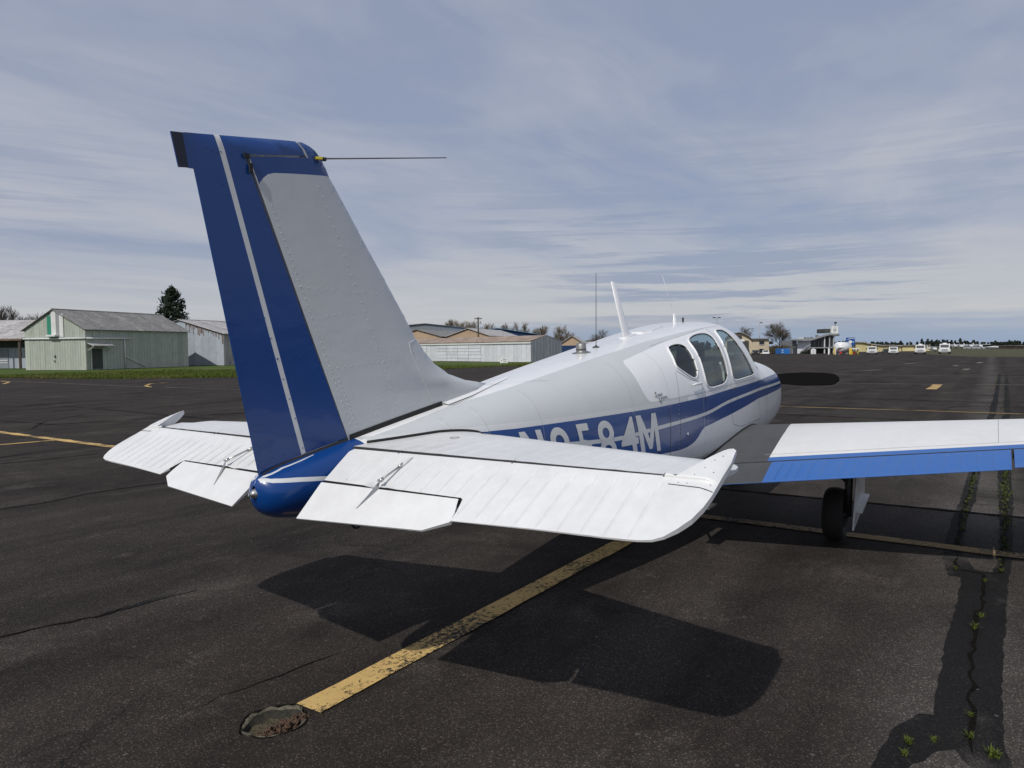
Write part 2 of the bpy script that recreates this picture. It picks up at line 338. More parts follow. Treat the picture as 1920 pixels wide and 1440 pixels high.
vary('concrete', (.105, .094, .068), .9, amt=.8, scale=40, bump=.9, bscale=70); vary('shaded_soil', (.026, .024, .018), .95, amt=.7, scale=60, bump=.8, bscale=60); vary('rust_iron', (.090, .052, .034), .8, .2, amt=.6, scale=60, bump=.6, bscale=200)
vary('dirt_crack', (.0075, .0065, .005), .95, spec=.05, amt=.8, scale=30, bump=.7, bscale=80)

# ------------------------------------------------------------------ ground
POCKET = (-.100, .088); PR = .142
def flat_sheet(name, poly, z, mat, holes=(), step=40.):
    P, tr, mi, N = skin(lambda a, b: (a, b, z), poly, holes=holes, step=step, gx=[], gy=[]) if holes else (None,)*4
    if holes:
        N = np.tile((0, 0, 1.), (len(P), 1)); fn = np.cross(P[tr[:, 1]]-P[tr[:, 0]], P[tr[:, 2]]-P[tr[:, 0]])[:, 2] < 0; tr[fn] = tr[fn][:, ::-1]; o = mesh(name, P, tr, mat)
    else: o = mesh(name, [(x, y, z) for x, y in poly], [tuple(range(len(poly)))], mat)
    return o
grass_mat('dry_grass', (.060, .062, .034), (.085, .085, .05), (.10, .085, .055))
tag(flat_sheet('ground', [(-2500, -2500), (2500, -2500), (2500, 2500), (-2500, 2500)], -.036, 'dry_grass'), kind='structure')
tag(flat_sheet('grass_verge', [(15, 32), (56, 30), (82, 40), (75, 110), (10, 110)], -.030, 'grass'), kind='structure')
APRON = [(17, 140), (18.4, 58), (18.8, 53), (19.7, 47.8), (21.2, 42.5), (25.7, 37), (33, 35.2), (44, 35.2), (52.5, 35.5), (54, 32), (70, 31), (165, 52), (175, 12), (130, 5.5), (107, 0), (104.5, -5), (104, -160), (-80, -160), (-80, 140)]
wob = lambda r, n, s=1., ph=0.: [(POCKET[0]+math.cos(2*math.pi*i/n)*r*(1+s*.05*math.sin(5*2*math.pi*i/n+ph)+s*.03*math.sin(11*2*math.pi*i/n+2*ph)), POCKET[1]+math.sin(2*math.pi*i/n)*r*.93*(1+s*.05*math.sin(4*2*math.pi*i/n+ph))) for i in range(n)]
HOLE = wob(PR, 40)
tag(flat_sheet('apron', APRON, 0., 'asphalt', [HOLE], 60.), kind='structure')
def ragged(poly, step=.12, amp=.02):
    p = resample(poly, step); return [(x+rng.normal(0, amp), y+rng.normal(0, amp)) for x, y in p]
def sheet(name, poly, z, mat, kind='structure'): return tag(mesh(name, [(x, y, z) for x, y in poly], [tuple(range(len(poly)))], mat), kind=kind)
# sealed seams and trench patch running along the tie-down row
sheet('tar_patch', ragged([(-.6, -2.14), (.95, -2.17), (1.30, -2.21), (1.50, -2.29), (1.52, -2.345), (2.48, -2.345), (3.12, -2.375), (3.80, -2.38), (3.80, -2.295), (4.38, -2.24), (5.70, -2.245), (6.9, -2.285), (8.8, -2.305), (12, -2.34), (17.5, -2.47), (17.5, -2.60), (12, -2.47), (8.86, -2.43), (6.8, -2.415), (5.86, -2.365), (4.45, -2.36), (4.27, -2.41), (4.05, -2.45), (4.03, -2.56), (4.40, -2.605), (5.86, -2.615), (7.3, -2.612), (9.1, -2.62), (13, -2.68), (17.5, -2.74), (17.5, -2.87), (13, -2.82), (9.2, -2.752), (6.6, -2.737), (5.9, -2.711), (4.5, -2.69), (3.85, -2.65), (3.06, -2.63), (2.08, -2.60), (1.4, -2.60), (1.22, -2.62), (-.6, -2.68)], .07, .004), .004, 'tar_patch')
sheet('tar_patch', ragged([(17.5, -2.49), (44.5, -2.82), (44.5, -2.94), (17.5, -2.62)], .5, .015), .004, 'tar_patch'); sheet('tar_patch', ragged([(17.5, -2.77), (44.6, -3.10), (44.6, -3.24), (17.5, -2.89)], .5, .015), .004, 'tar_patch')
tag(mesh('pocket_edge', [(x, y, .0028) for x, y in wob(PR*1.055, 40, 1.3, .4)]+[(x, y, .0028) for x, y in HOLE], [(i, (i+1) % 40, 40+(i+1) % 40, 40+i) for i in range(40)], 'dirt_crack'), kind='structure')  # crack around the hole, drawn dark so the pocket looks recessed
sheet('asphalt_patch', ragged([(.9, -2.27), (1.03, -2.31), (1.19, -2.375), (1.25, -2.43), (1.14, -2.49), (.7, -2.46)], .06, .006), .008, 'asphalt')
def crack(pts, w0, mat='tar_patch', z=.0045):
    line = resample(pts, .09, False); line = [(x+rng.normal(0, .006), y+rng.normal(0, .008)) for x, y in line]; L = len(line); lo = []; hi = []
    for i, (x, y) in enumerate(line):
        d = np.array(line[min(i+1, L-1)])-np.array(line[max(i-1, 0)]); d /= np.linalg.norm(d); n = (-d[1], d[0]); k = w0*(.45+rng.random()*.9)*min(1, .25+min(i, L-1-i)/4)
        lo.append((x-n[0]*k/2, y-n[1]*k/2, z)); hi.append((x+n[0]*k/2, y+n[1]*k/2, z))
    return tag(mesh('pavement_crack', lo+hi, [(i, i+1, L+i+1, L+i) for i in range(L-1)], mat), kind='structure')
crack([(.6, 6.2), (1.11, 6.15), (1.6, 6.1), (2.0, 6.2), (2.4, 6.19), (2.9, 6.06), (4.2, 6.05)], .055); crack([(2.0, 10.5), (2.74, 10.49), (3.24, 10.55)], .07); crack([(1.9, 9.75), (2.45, 9.73), (3.13, 9.60), (3.82, 9.53)], .05, 'dirt_crack')
crack([(-.8, 2.25), (-.37, 2.2), (-.15, 2.17), (.12, 2.07), (.34, 2.08)], .02, 'dirt_crack'); crack([(.10, 2.075), (.34, 2.06), (.5, 2.06), (.72, 1.99)], .055); crack([(-.31, .49), (-.18, .484), (.13, .44), (.33, .42), (.7, .36)], .007, 'dirt_crack')
crack([(7.3, 22.7), (9.3, 22.9), (11, 22.3), (14, 22)], .16); crack([(5.4, 17.7), (5.64, 15.4), (6.4, 15.2), (7.6, 14.7), (9.6, 14.0), (12, 13.6)], .12); crack([(5, 14.9), (5.9, 16.4), (7.4, 17.6)], .08)
crack([(22.3, 3.5), (22.2, 1.6), (21.9, -.9), (21.8, -2.5), (21.8, -6)], .10); crack([(18.5, -1.5), (19.9, -1.7), (20.3, -2.1), (20.2, -3.6)], .06)
for q in range(16):
    x0 = 6+q*3.1+rng.normal(0, .6); y0 = 4+rng.random()*26; crack([(x0, y0), (x0+rng.normal(0, .5), y0-5), (x0+rng.normal(0, .9), y0-10-6*rng.random())], .06+.05*rng.random(), 'tar_patch' if q % 3 else 'dirt_crack')
crack([(13, 26), (16, 27), (19, 24), (20, 20)], .18); crack([(26, 30), (27, 22), (30, 14), (31, 6)], .14)
crack([(4.43, -2.33), (3.99, -2.33), (3.96, -2.5), (3.38, -2.515), (2.84, -2.48), (2.0, -2.472), (1.6, -2.487), (1.25, -2.49)], .020, 'dirt_crack', .0065); crack([(4.45, -2.33), (5.9, -2.31), (7, -2.35), (9, -2.37)], .03, 'dirt_crack', .0065); crack([(3.97, -2.5), (4.05, -2.615), (4.5, -2.63), (6, -2.66), (9.1, -2.69)], .03, 'dirt_crack', .0065)
crack([(6.6, -2.40), (6.62, -2.62)], .03); crack([(5.35, -2.70), (5.3, -3.2), (5.36, -4)], .012); crack([(4.95, -2.70), (4.98, -3.4)], .012)
# painted lines
def pline(pts, wd, mat, z=.008, st=.25, amp=.004):
    out = []
    P = strip(resample(pts, st, False), wd/2); P = [(x+rng.normal(0, amp), y+rng.normal(0, amp)) for x, y in P]; n = len(P)//2
    return tag(mesh('painted_line', [(x, y, z) for x, y in P], [(i, i+1, 2*n-2-i, 2*n-1-i) for i in range(n-1)], mat), kind='structure')
pline([(.048, .038), (4.45, .022)], .158, 'yellow_line', amp=.0025); pline([(4.62, -6), (4.62, -.0)], .155, 'faded_line', amp=.008); pline([(4.62, .0), (4.33, 10.2)], .17, 'faded_line', amp=.006); pline([(4.33, 10.2), (4.30, 16)], .17, 'yellow_line', amp=.012)
pline([(4.25, 12.1), (3.4, 12.28), (1.5, 12.7)], .12, 'yellow_line')
pline([(17.9, 3), (18.2, -1.6), (18.15, -12)], .14, 'faded_line', st=.6); pline([(31.3, 4), (31.7, 0), (31.9, -1.0)], .14, 'pale_line', st=.6); pline([(32.1, -2.0), (32.4, -2.7), (32.8, -12)], .16, 'pale_line', st=.6); pline([(41.2, 9), (41, 4.9), (40.6, -12)], .15, 'pale_line', st=.8)
pline([(28.0, -.70), (30.2, -.72), (31.7, -.70)], .34, 'yellow_line', .009); pline([(51, -1.1), (54, -1.18)], .35, 'pale_line'); pline([(70, -1.55), (74, -1.7)], .4, 'pale_line'); pline([(47.5, 4.3), (50.5, 3.5)], .3, 'pale_line'); pline([(66, 3.6), (71, 3.0)], .35, 'pale_line'); pline([(60, -.2), (63, -.3)], .3, 'pale_line')
pline([(118.5, 24), (116, 17.6), (113, 8)], .35, 'yellow_line', st=2.)
pline([(16.6, 55), (16.5, 42.2), (16.25, 30.2)], .13, 'pale_line', st=1.); pline([(16.25, 30.2), (17, 32), (18.2, 33.7), (19.5, 34.2)], .16, 'yellow_line'); pline([(16.5, 29.4), (16.8, 24.3), (17, 12)], .12, 'pale_line', st=1.); pline([(14.6, 41.8), (15.5, 43.6), (16.1, 45), (16.6, 48)], .18, 'yellow_line')
pline([(58, 20), (62, 8), (63, -6)], .2, 'pale_line', st=1.)

# tie-down pocket with its rusty chain
tp = thing('tie_down_pocket', (POCKET[0], POCKET[1], -.04), 'round concrete tie-down pocket set into the asphalt at the end of the yellow line', 'tie-down pocket')
n = 40; rings = [(wob(PR*1.0, n), -.006), (wob(PR*.965, n, 1.2, 1), .003), (wob(PR*.90, n, 1.6, 2), -.010), (wob(PR*.80, n, 1., 3), -.034), (wob(PR*.4, n, .5), -.042), (wob(.005, n, 0), -.040)]
vs = []; fs = []
for P, z in rings: vs += [(x, y, z+rng.normal(0, .003 if z > -.02 else .002)) for x, y in P]
for k in range(2): fs += [(k*n+i, k*n+(i+1) % n, (k+1)*n+(i+1) % n, (k+1)*n+i) for i in range(n)]
mesh('rim', vs[:3*n], [f[::-1] for f in fs], 'concrete', tp, True)
fs = []
for k in range(3): fs += [(k*n+i, (k+1)*n+i, (k+1)*n+(i+1) % n, k*n+(i+1) % n) for i in range(n)]
mesh('dirt_floor', vs[2*n:], fs, 'shaded_soil', tp, True)  # dirt coloured darker so the floor looks sunk in shade
ch = thing('chain', (-.09, .045, -.015), 'rusty iron chain heaped in the concrete tie-down pocket', 'chain')
vs = []; fs = []; a_, b_ = 14, 6
for i in range(a_):
    t = 2*math.pi*i/a_; cx, cy = math.cos(t)*.0105, math.sin(t)*.0105+(.008 if math.sin(t) > 0 else -.008)
    for j in range(b_):
        q = 2*math.pi*j/b_; vs.append((cx+math.cos(t)*math.cos(q)*.0041, cy+math.sin(t)*math.cos(q)*.0041, math.sin(q)*.0041))
for i in range(a_):
    for j in range(b_): fs.append((i*b_+j, ((i+1) % a_)*b_+j, ((i+1) % a_)*b_+(j+1) % b_, i*b_+(j+1) % b_))
lk = bpy.data.meshes.new('link'); lk.from_pydata(vs, [], fs); lk.materials.append(MATS['rust_iron']); lk.polygons.foreach_set('use_smooth', [True]*len(fs))
path = smooth_line([(-.195, .075), (-.16, .035), (-.185, .02), (-.13, .06), (-.12, .01), (-.15, .055), (-.09, .035), (-.10, .0), (-.05, .035), (-.075, .055), (-.03, .0), (-.02, .04), (.0, .0), (.02, .025), (.035, -.005), (-.01, .012), (-.06, .01), (-.14, .04)], 4)
for i, (x, y) in enumerate(path):
    o = bpy.data.objects.new('link', lk); COL.objects.link(o); o.parent = ch
    q = path[min(i+1, len(path)-1)]; an = math.atan2(q[1]-y, q[0]-x)
    o.location = (x*.86+.078+rng.normal(0, .004), y-.045+rng.normal(0, .004), -.010+.022*rng.random()); o.rotation_euler = (rng.normal(0, .35)+(R(75) if i % 2 else 0), rng.normal(0, .3), an-R(90))

# weeds and grass
def tuft(mb, x, y, h, n, sp, z=0.):
    for _ in range(n):
        a = rng.random()*6.283; l = h*(.5+.7*rng.random()); le = sp*(.2+rng.random()); w_ = h*.045+.0012; bx, by = x+rng.normal(0, sp*.22), y+rng.normal(0, sp*.22); c, s = math.cos(a), math.sin(a)
        p0 = np.array((bx, by, z)); p1 = p0+(c*le*.45, s*le*.45, l*.65); p2 = p0+(c*le, s*le, l*(.75+.3*rng.random())); sd_ = np.array((-s, c, 0))*w_
        mb.add([p0-sd_, p0+sd_, p1+sd_*.8, p1-sd_*.8, p2], [(0, 1, 2, 3), (3, 2, 4)])
WEED = [((4.18, -2.331), .03, 14), ((3.975, -2.339), .05, 24), ((4.40, -2.611), .035, 14), ((4.25, -2.613), .03, 12), ((4.08, -2.614), .05, 22), ((3.766, -2.519), .05, 24), ((2.983, -2.508), .05, 26), ((2.758, -2.479), .07, 26), ((1.59, -2.482), .04, 26), ((1.387, -2.483), .055, 34), ((1.271, -2.565), .075, 60), ((1.202, -2.276), .055, 40), ((1.092, -2.268), .05, 30), ((1.274, -2.364), .045, 26)]
lab = ['small weed in the sealed seam beside the cross line', 'weed tuft at the upper left corner of the tar patch', 'weed at the far end of the right seam, behind the patch island', 'tiny weed just below the far end of the right seam', 'weed tuft at the lower right corner of the small asphalt island', 'weed tuft at the head of the long cracked seam', 'weed tuft midway along the cracked seam', 'tall thin weed in the cracked seam below its middle tuft', 'weed at the near end of the cracked seam', 'bushy weed beside the near end of the cracked seam', 'largest weed clump at the right edge of the near tar patch', 'spiky weed on the left arm of the near tar patch', 'weed nearest the bottom edge on the left arm of the tar patch', 'flat weed on top of the near asphalt island']
for ((x, y), h, n), lb in zip(WEED, lab):
    mb = MB(); tuft(mb, x, y, h*.5, n, h*.5, .006); e = thing('weed', (x, y, 0), lb, 'weed', 'weeds in the pavement seams'); mb.build('leaves', 'blade', e)
mb = MB()
for i in range(420):
    s = rng.random(); x = 4.6+s*4.6 if i < 300 else 9.2+s*s*34; y = -2.33-.012*(x-4.5)+rng.normal(0, .012) if i % 3 == 0 else -2.645-.012*(x-4.5)+rng.normal(0, .022+.002*(x-4.6))
    tuft(mb, x, y, .016+.0011*x, 4, .02+.0017*x, .005)
tag(mb.build('seam_weeds', 'blade'), 'low green weeds sprouting along the two pavement seams under the wing', 'weeds', kind='stuff')
def blades(P, h, sp, z):
    """many grass blades at once: one bent two-piece leaf per point"""
    n = len(P); a = rng.random(n)*6.283; l = h*(.5+.8*rng.random(n)); le = sp*(.2+rng.random(n)); c, s_ = np.cos(a), np.sin(a); w_ = .010+.008*rng.random(n)
    p0 = np.stack([P[:, 0], P[:, 1], np.full(n, z)], 1); p1 = p0+np.stack([c*le*.45, s_*le*.45, l*.65], 1); p2 = p0+np.stack([c*le, s_*le, l], 1); sd_ = np.stack([-s_*w_, c*w_, 0*c], 1)
    V = np.stack([p0-sd_, p0+sd_, p1+sd_*.8, p1-sd_*.8, p2], 1).reshape(-1, 3); k = np.arange(n)*5
    me = bpy.data.meshes.new('grass'); F_ = np.concatenate([np.stack([k, k+1, k+2], 1), np.stack([k, k+2, k+3], 1), np.stack([k+3, k+2, k+4], 1)]); me.vertices.add(len(V)); me.vertices.foreach_set('co', V.ravel()); me.loops.add(F_.size); me.loops.foreach_set('vertex_index', F_.ravel().astype(np.int32)); me.polygons.add(len(F_)); me.polygons.foreach_set('loop_start', np.arange(0, F_.size, 3, dtype=np.int32)); me.update(); me.validate(); return link('grass', me, 'blade')
ed = np.array([(18.4, 58), (18.8, 53), (19.7, 47.8), (21.2, 42.5), (25.7, 37), (33, 35.2), (44, 35.2), (52.5, 35.5), (54, 32)], float)
i = rng.integers(len(ed)-1, size=52000); t_ = rng.random(52000)[:, None]; A0, B0 = ed[i], ed[i+1]; dd = B0-A0; nn = np.stack([-dd[:, 1], dd[:, 0]], 1)/np.linalg.norm(dd, axis=1)[:, None]; nn *= np.sign(nn.sum(1))[:, None]
G = A0+dd*t_+nn*(rng.random(52000)[:, None]**1.6*16-.15)
tag(blades(G, .17, .12, -.03), 'rough green grass verge in front of the hangars', 'grass', kind='stuff')
# ------------------------------------------------------------------ aeroplane
AP = thing('airplane', (3.4, 0, 0), 'white, grey and blue low-wing propeller aeroplane parked on the yellow lead-in line', 'airplane')
ST=[# x, ztop, zbot, zmid, halfw, ntop, nbot
(-.235,1.085,1.035,1.06,.012,2,2),(-.225,1.108,1.0,1.055,.045,2,2),(-.20,1.125,.965,1.05,.08,2,2),(-.14,1.145,.935,1.045,.112,2.1,2.1),(.05,1.185,.905,1.05,.15,2.2,2.2),
(.26,1.225,.865,1.05,.19,2.3,2.3),(.6,1.285,.80,1.04,.247,2.4,2.5),(.93,1.340,.765,1.03,.30,2.5,2.7),(1.4,1.42,.72,1.01,.375,2.6,2.9),(2.0,1.516,.67,.99,.462,2.75,3.1),(2.6,1.606,.63,.98,.532,2.9,3.3),
(3.2,1.698,.605,.98,.573,3.05,3.5),(3.8,1.790,.60,.98,.59,3.2,3.5),(4.4,1.865,.60,.98,.592,3.35,3.5),(4.75,1.888,.60,.98,.59,3.45,3.5),(5.0,1.855,.60,.98,.585,3.5,3.4),(5.25,1.745,.605,.99,.575,3.5,3.3),(5.5,1.585,.61,1.0,.565,3.5,3.2),(5.7,1.515,.615,1.0,.555,3.4,3.1),
(6.1,1.495,.64,1.02,.53,3.3,3.0),(6.45,1.455,.68,1.05,.505,3.2,2.8),(6.65,1.415,.72,1.07,.48,3.0,2.7),(6.76,1.35,.78,1.08,.428,2.6,2.4),(6.80,1.26,.86,1.08,.33,2.2,2.2)]
A=np.array(ST)
def _pchip(xs,ys):
    h=np.diff(xs);d=np.diff(ys)/h;m=np.zeros(len(xs))
    for i in range(1,len(xs)-1):
        if d[i-1]*d[i]>0:
            w1=2*h[i]+h[i-1];w2=h[i]+2*h[i-1];m[i]=(w1+w2)/(w1/d[i-1]+w2/d[i])
    m[0]=d[0];m[-1]=d[-1]
    return m
M=[_pchip(A[:,0],A[:,k]) for k in range(1,7)]
def sect(x):
    x=min(max(x,A[0,0]),A[-1,0]);i=min(int(np.searchsorted(A[:,0],x,side='right'))-1,len(A)-2);h=A[i+1,0]-A[i,0];t=(x-A[i,0])/h
    r=[]
    for k in range(6):
        y=A[:,k+1];m=M[k]
        r.append((2*t**3-3*t*t+1)*y[i]+(t**3-2*t*t+t)*h*m[i]+(-2*t**3+3*t*t)*y[i+1]+(t**3-t*t)*h*m[i+1])
    return r
def S(x,th): # th 0 top..pi bottom ; returns |y|,z
    zt,zb,zm,w,nt,nb=sect(x);c,s=np.cos(th),np.sin(th)
    if c>=0: n=nt;z=zm+(zt-zm)*c**(2/n)
    else: n=nb;z=zm-(zm-zb)*(-c)**(2/n)
    return w*max(s,0)**(2/n),z
def ywid(x,z):
    zt,zb,zm,w,nt,nb=sect(x)
    if z>=zm: q=(z-zm)/(zt-zm);n=nt
    else: q=(zm-z)/(zm-zb);n=nb
    if q>1: return -1
    return w*(1-q**n)**(1/n)

def th_of(x, z):
    zt, zb, zm, wd, nt, nb = sect(x)
    if z >= zm: return math.acos(min(1., max(0., (z-zm)/(zt-zm))**(nt/2)))
    return math.pi-math.acos(min(1., max(0., (zm-z)/(zm-zb))**(nb/2)))
BS = .5                                             # girth parameter b = theta * BS
def fus(x, b, side=-1, off=0.):
    th = min(max(b/BS, 0.), math.pi); y, z = S(x, th); p = np.array((x, side*y, z))
    if off:
        e = .004; q = lambda xx, bb: np.array((xx, side*S(xx, min(max(bb/BS, 0), math.pi))[0], S(xx, min(max(bb/BS, 0), math.pi))[1]))
        n = np.cross(q(x+e, b)-q(x-e, b), q(x, b+e)-q(x, b-e)); n /= np.linalg.norm(n)+1e-12
        if n @ np.array((0, side*max(y, .02), z-sect(x)[2]+.001)) < 0: n = -n
        p = p+n*off
    return p
def xb(poly, st=.04, closed=True): return [(x, th_of(x, z)*BS) for x, z in resample(poly, st, closed)]
def fus_z(x, z, side=-1, off=0.): return fus(x, th_of(x, z)*BS, side, off)
fout = lambda P: np.stack([np.zeros(len(P)), P[:, 1]*1.0, P[:, 2]-np.array([sect(x)[2] for x in P[:, 0]])], 1)

WIN3 = rounded([(3.243, 1.634-.10), (3.301, 1.632), (3.397, 1.655), (3.526, 1.669), (3.591, 1.654), (3.605, 1.608), (3.585, 1.513), (3.58, 1.447), (3.54, 1.402), (3.477, 1.385), (3.391, 1.411), (3.249, 1.471), (3.225, 1.50)], 2)
WIN2 = rounded([(3.72, 1.68), (3.787, 1.713), (3.962, 1.749), (4.159, 1.766), (4.232, 1.749), (4.243, 1.681), (4.242, 1.571), (4.262, 1.457), (4.258, 1.366), (4.154, 1.313), (3.95, 1.301), (3.789, 1.295), (3.712, 1.322), (3.69, 1.424), (3.698, 1.539), (3.708, 1.636)], 2)
WIN1 = rounded([(4.41, 1.76), (4.45, 1.793), (4.632, 1.803), (4.690, 1.764), (4.77, 1.664), (4.92, 1.551), (5.066, 1.435), (5.150, 1.372), (5.071, 1.355), (4.80, 1.345), (4.495, 1.329), (4.405, 1.35), (4.383, 1.432), (4.368, 1.538), (4.371, 1.643), (4.395, 1.729)], 2)
WSH = [(5.02, 1.835), (4.99, 1.80), (5.04, 1.71), (5.13, 1.605), (5.24, 1.50), (5.36, 1.425), (5.50, 1.405), (5.60, 1.44)]
WSX = [(4.98, 0.)]+[(x, th_of(x, min(z, sect(x)[0]-.002))*BS) for x, z in resample(WSH, .04, False)]+[(5.66, 0.)]
BTOP = [(.75, 1.205), (1.255, 1.196), (1.815, 1.199), (2.744, 1.209), (3.68, 1.232), (4.313, 1.261), (5.322, 1.292), (6.2, 1.318), (6.79, 1.335)]
BLOW = [(6.79, 1.165), (6.362, 1.144), (5.292, 1.112), (4.362, 1.036), (3.764, 0.993), (3.64, .985), (3.577, 0.962), (3.50, .92), (3.43, .89), (3.368, .876), (3.27, .862), (3.136, .856), (2.4, .875), (1.6, .98), (.95, 1.12)]
bt = lambda x: float(np.interp(x, [p[0] for p in BTOP], [p[1] for p in BTOP]))
MIDL = [(1.3, 1.08), (2.188, 1.041), (2.758, 1.062), (3.668, 1.093), (4.304, 1.154), (5.298, 1.202), (6.0, 1.212), (6.79, 1.225)]
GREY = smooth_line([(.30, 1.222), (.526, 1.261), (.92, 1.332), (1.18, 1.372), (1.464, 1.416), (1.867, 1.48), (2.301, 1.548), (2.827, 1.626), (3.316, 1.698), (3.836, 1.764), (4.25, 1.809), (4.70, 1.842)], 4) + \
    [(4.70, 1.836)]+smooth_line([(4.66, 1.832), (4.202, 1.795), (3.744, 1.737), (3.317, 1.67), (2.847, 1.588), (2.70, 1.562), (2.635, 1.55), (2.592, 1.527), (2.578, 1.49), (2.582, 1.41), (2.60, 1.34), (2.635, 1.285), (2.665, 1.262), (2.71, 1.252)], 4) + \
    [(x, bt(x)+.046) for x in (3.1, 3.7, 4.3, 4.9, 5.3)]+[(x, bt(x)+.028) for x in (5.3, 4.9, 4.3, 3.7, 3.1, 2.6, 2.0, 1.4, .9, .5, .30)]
PIN = [(x, bt(x)+.028) for x in np.linspace(.32, 3.3, 16)]+[(x, bt(x)+.0005) for x in np.linspace(3.3, .32, 16)]
BAND = BTOP+BLOW
def clipx(poly, x0, x1):
    def cut(pl, s, k):
        o = []
        for i in range(len(pl)):
            a, b = pl[i], pl[(i+1) % len(pl)]; ia, ib = s*(a[0]-k) >= 0, s*(b[0]-k) >= 0
            if ia: o.append(a)
            if ia != ib: t = (k-a[0])/(b[0]-a[0]); o.append((k, a[1]+t*(b[1]-a[1])))
        return o
    return cut(cut(poly, 1, x0), -1, x1)
STRIPE = strip(smooth_line(MIDL, 5), .0135)
def shell(name, x0, x1, holes, mats, extra=(), dx=.06, regs=True):
    parts = []
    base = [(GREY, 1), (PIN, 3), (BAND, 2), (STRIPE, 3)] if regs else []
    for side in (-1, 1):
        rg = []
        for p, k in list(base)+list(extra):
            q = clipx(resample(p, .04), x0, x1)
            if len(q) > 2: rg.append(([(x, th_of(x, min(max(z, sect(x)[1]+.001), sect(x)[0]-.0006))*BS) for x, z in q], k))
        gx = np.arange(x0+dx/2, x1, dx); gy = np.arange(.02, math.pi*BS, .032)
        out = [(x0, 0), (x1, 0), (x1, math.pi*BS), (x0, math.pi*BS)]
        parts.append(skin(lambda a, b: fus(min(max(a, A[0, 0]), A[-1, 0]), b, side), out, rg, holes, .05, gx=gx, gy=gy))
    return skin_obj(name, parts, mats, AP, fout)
PM = ['white_paint', 'grey_paint', 'blue_paint', 'silver_stripe']
FUS = shell('fuselage', .29, 5.70, [xb(WIN1, .05), xb(WIN2, .05), xb(WIN3, .05), WSX], PM)
COWL = shell('cowling', 5.70, 6.80, [], PM)
CONE = shell('tail_cone', -.235, .29, [], ['blue_paint', 'silver_stripe', 'white_paint', 'white_paint'], [([(-.222, 1.114), (-.1, 1.109), (.05, 1.096), (.05, 1.078), (-.1, 1.091), (-.224, 1.099)], 1), ([(-.222, 1.1135), (-.20, 1.1235), (-.12, 1.1475), (-.02, 1.1680), (.05, 1.1825), (.05, 1.1815), (-.02, 1.1660), (-.12, 1.1445), (-.20, 1.1195)], 1), ([(.0, .905), (.29, .9), (.29, .80), (-.02, .80)], 3)], .02, False)
# windows: frame, gasket, pane
def ring(name, poly, r, mat, side, off, par):
    P = [fus_z(x, z, side, off) for x, z in resample(poly, .03)]; mb = MB(); mb.tube(P+[P[0]], r, 6, False); return mb.build(name, mat, par, True)
for side in (-1, 1):
    for wpoly in (WIN3, WIN2, WIN1):
        f = ring('window_frame', wpoly, .0085, 'white_paint', side, .001, AP)
        ring('gasket', [(p[0]*.985+np.mean([q[0] for q in wpoly])*.015, p[1]*.97+np.mean([q[1] for q in wpoly])*.03) for p in wpoly], .0045, 'black_rubber', side, .001, f)
        parts = [skin(lambda a, b: fus(a, b, side, -.004), xb(wpoly, .05), (), (), .05)]
        skin_obj('window_pane', parts, ['cabin_glass'], AP, fout)
parts = [skin(lambda a, b: fus(a, max(b, 0), s, -.003), WSX, (), (), .05) for s in (-1, 1)]
skin_obj('windshield', parts, ['cabin_glass'], AP, fout)
# cabin interior
mb = MB(); mb.box((2.75, -.40, .72), (5.45, .40, .76)); mb.build('cabin_floor', 'panel_dark', AP)
mb = MB(); mb.prism([(5.30, .80), (5.34, 1.36), (5.42, 1.43), (5.58, 1.43), (5.58, .80)], lambda a, b, t: (a, t, b), -.46, .46); mb.build('instrument_panel', 'panel_dark', AP)
mb = MB(); mb.box((2.72, -.44, .76), (2.78, .44, 1.36)); mb.build('rear_bulkhead', 'seat_dark', AP)
def seat(x, y, tl=.10, h=.62, hr=1.):
    e = MB(); e.prism(rounded([(x-.02, 1.0), (x+.48, 1.02), (x+.50, 1.10), (x+.44, 1.14), (x+.03, 1.12)], 1), lambda a, b, t: (a, t, b), y-.22, y+.22); o = e.build('seat_cushion', 'seat_dark', AP, True)
    e = MB(); e.prism(rounded([(x+.08, 1.06), (x+.02-tl, 1.06+h*.9), (x-.05-tl, 1.06+h*.9), (x-.05, 1.02)], 1), lambda a, b, t: (a, t, b), y-.21, y+.21); b_ = e.build('seat_back', 'seat_dark', AP, True)
    e = MB(); e.prism(rounded([(x-tl+.03, 1.06+h*.88), (x-tl+.01, 1.06+h*.88+.15*hr), (x-tl-.06, 1.06+h*.88+.15*hr), (x-tl-.05, 1.05+h*.88)], 1), lambda a, b, t: (a, t, b), y-.12, y+.12); e.build('headrest', 'seat_dark', b_, True)
for sx in (3.15, 4.35):
    for sy in (-.25, .25): seat(sx, sy, .10, .36 if sx < 4 else .50, .3 if sx < 4 else 1.)
mb = MB(); mb.tube([(5.32, 0, 1.22), (5.12, 0, 1.24)], .022); mb.tube([(5.10, -.30, 1.23), (5.10, .30, 1.23)], .016)
for s in (-1, 1):
    for q in (-1, 1): mb.tube(smooth_line([(5.10, s*.27+q*.10, 1.33), (5.085, s*.27+q*.11, 1.27), (5.10, s*.27, 1.23)], 4), .012)
mb.build('control_yoke', 'black_rubber', AP, True)
mb = MB(); mb.tube(smooth_line([(4.55, .30, 1.83), (4.9, .10, 1.72), (5.02, 0, 1.66)], 5), .012); mb.lathe([(0, -.03), (.05, -.02), (.055, 0), (.04, .03), (0, .035)], (4.75, .0, 1.73), (0, 0, 1), 12); mb.build('rear_view_mirror', 'seat_dark', AP, True)
mb = MB(); mb.tube(smooth_line([(4.24, -.52, 1.50), (4.29, -.53, 1.42), (4.30, -.54, 1.33), (4.34, -.55, 1.27)], 5), .011); mb.build('door_pull', 'light_frosted', AP, True)
topz = lambda x: sect(x)[0]
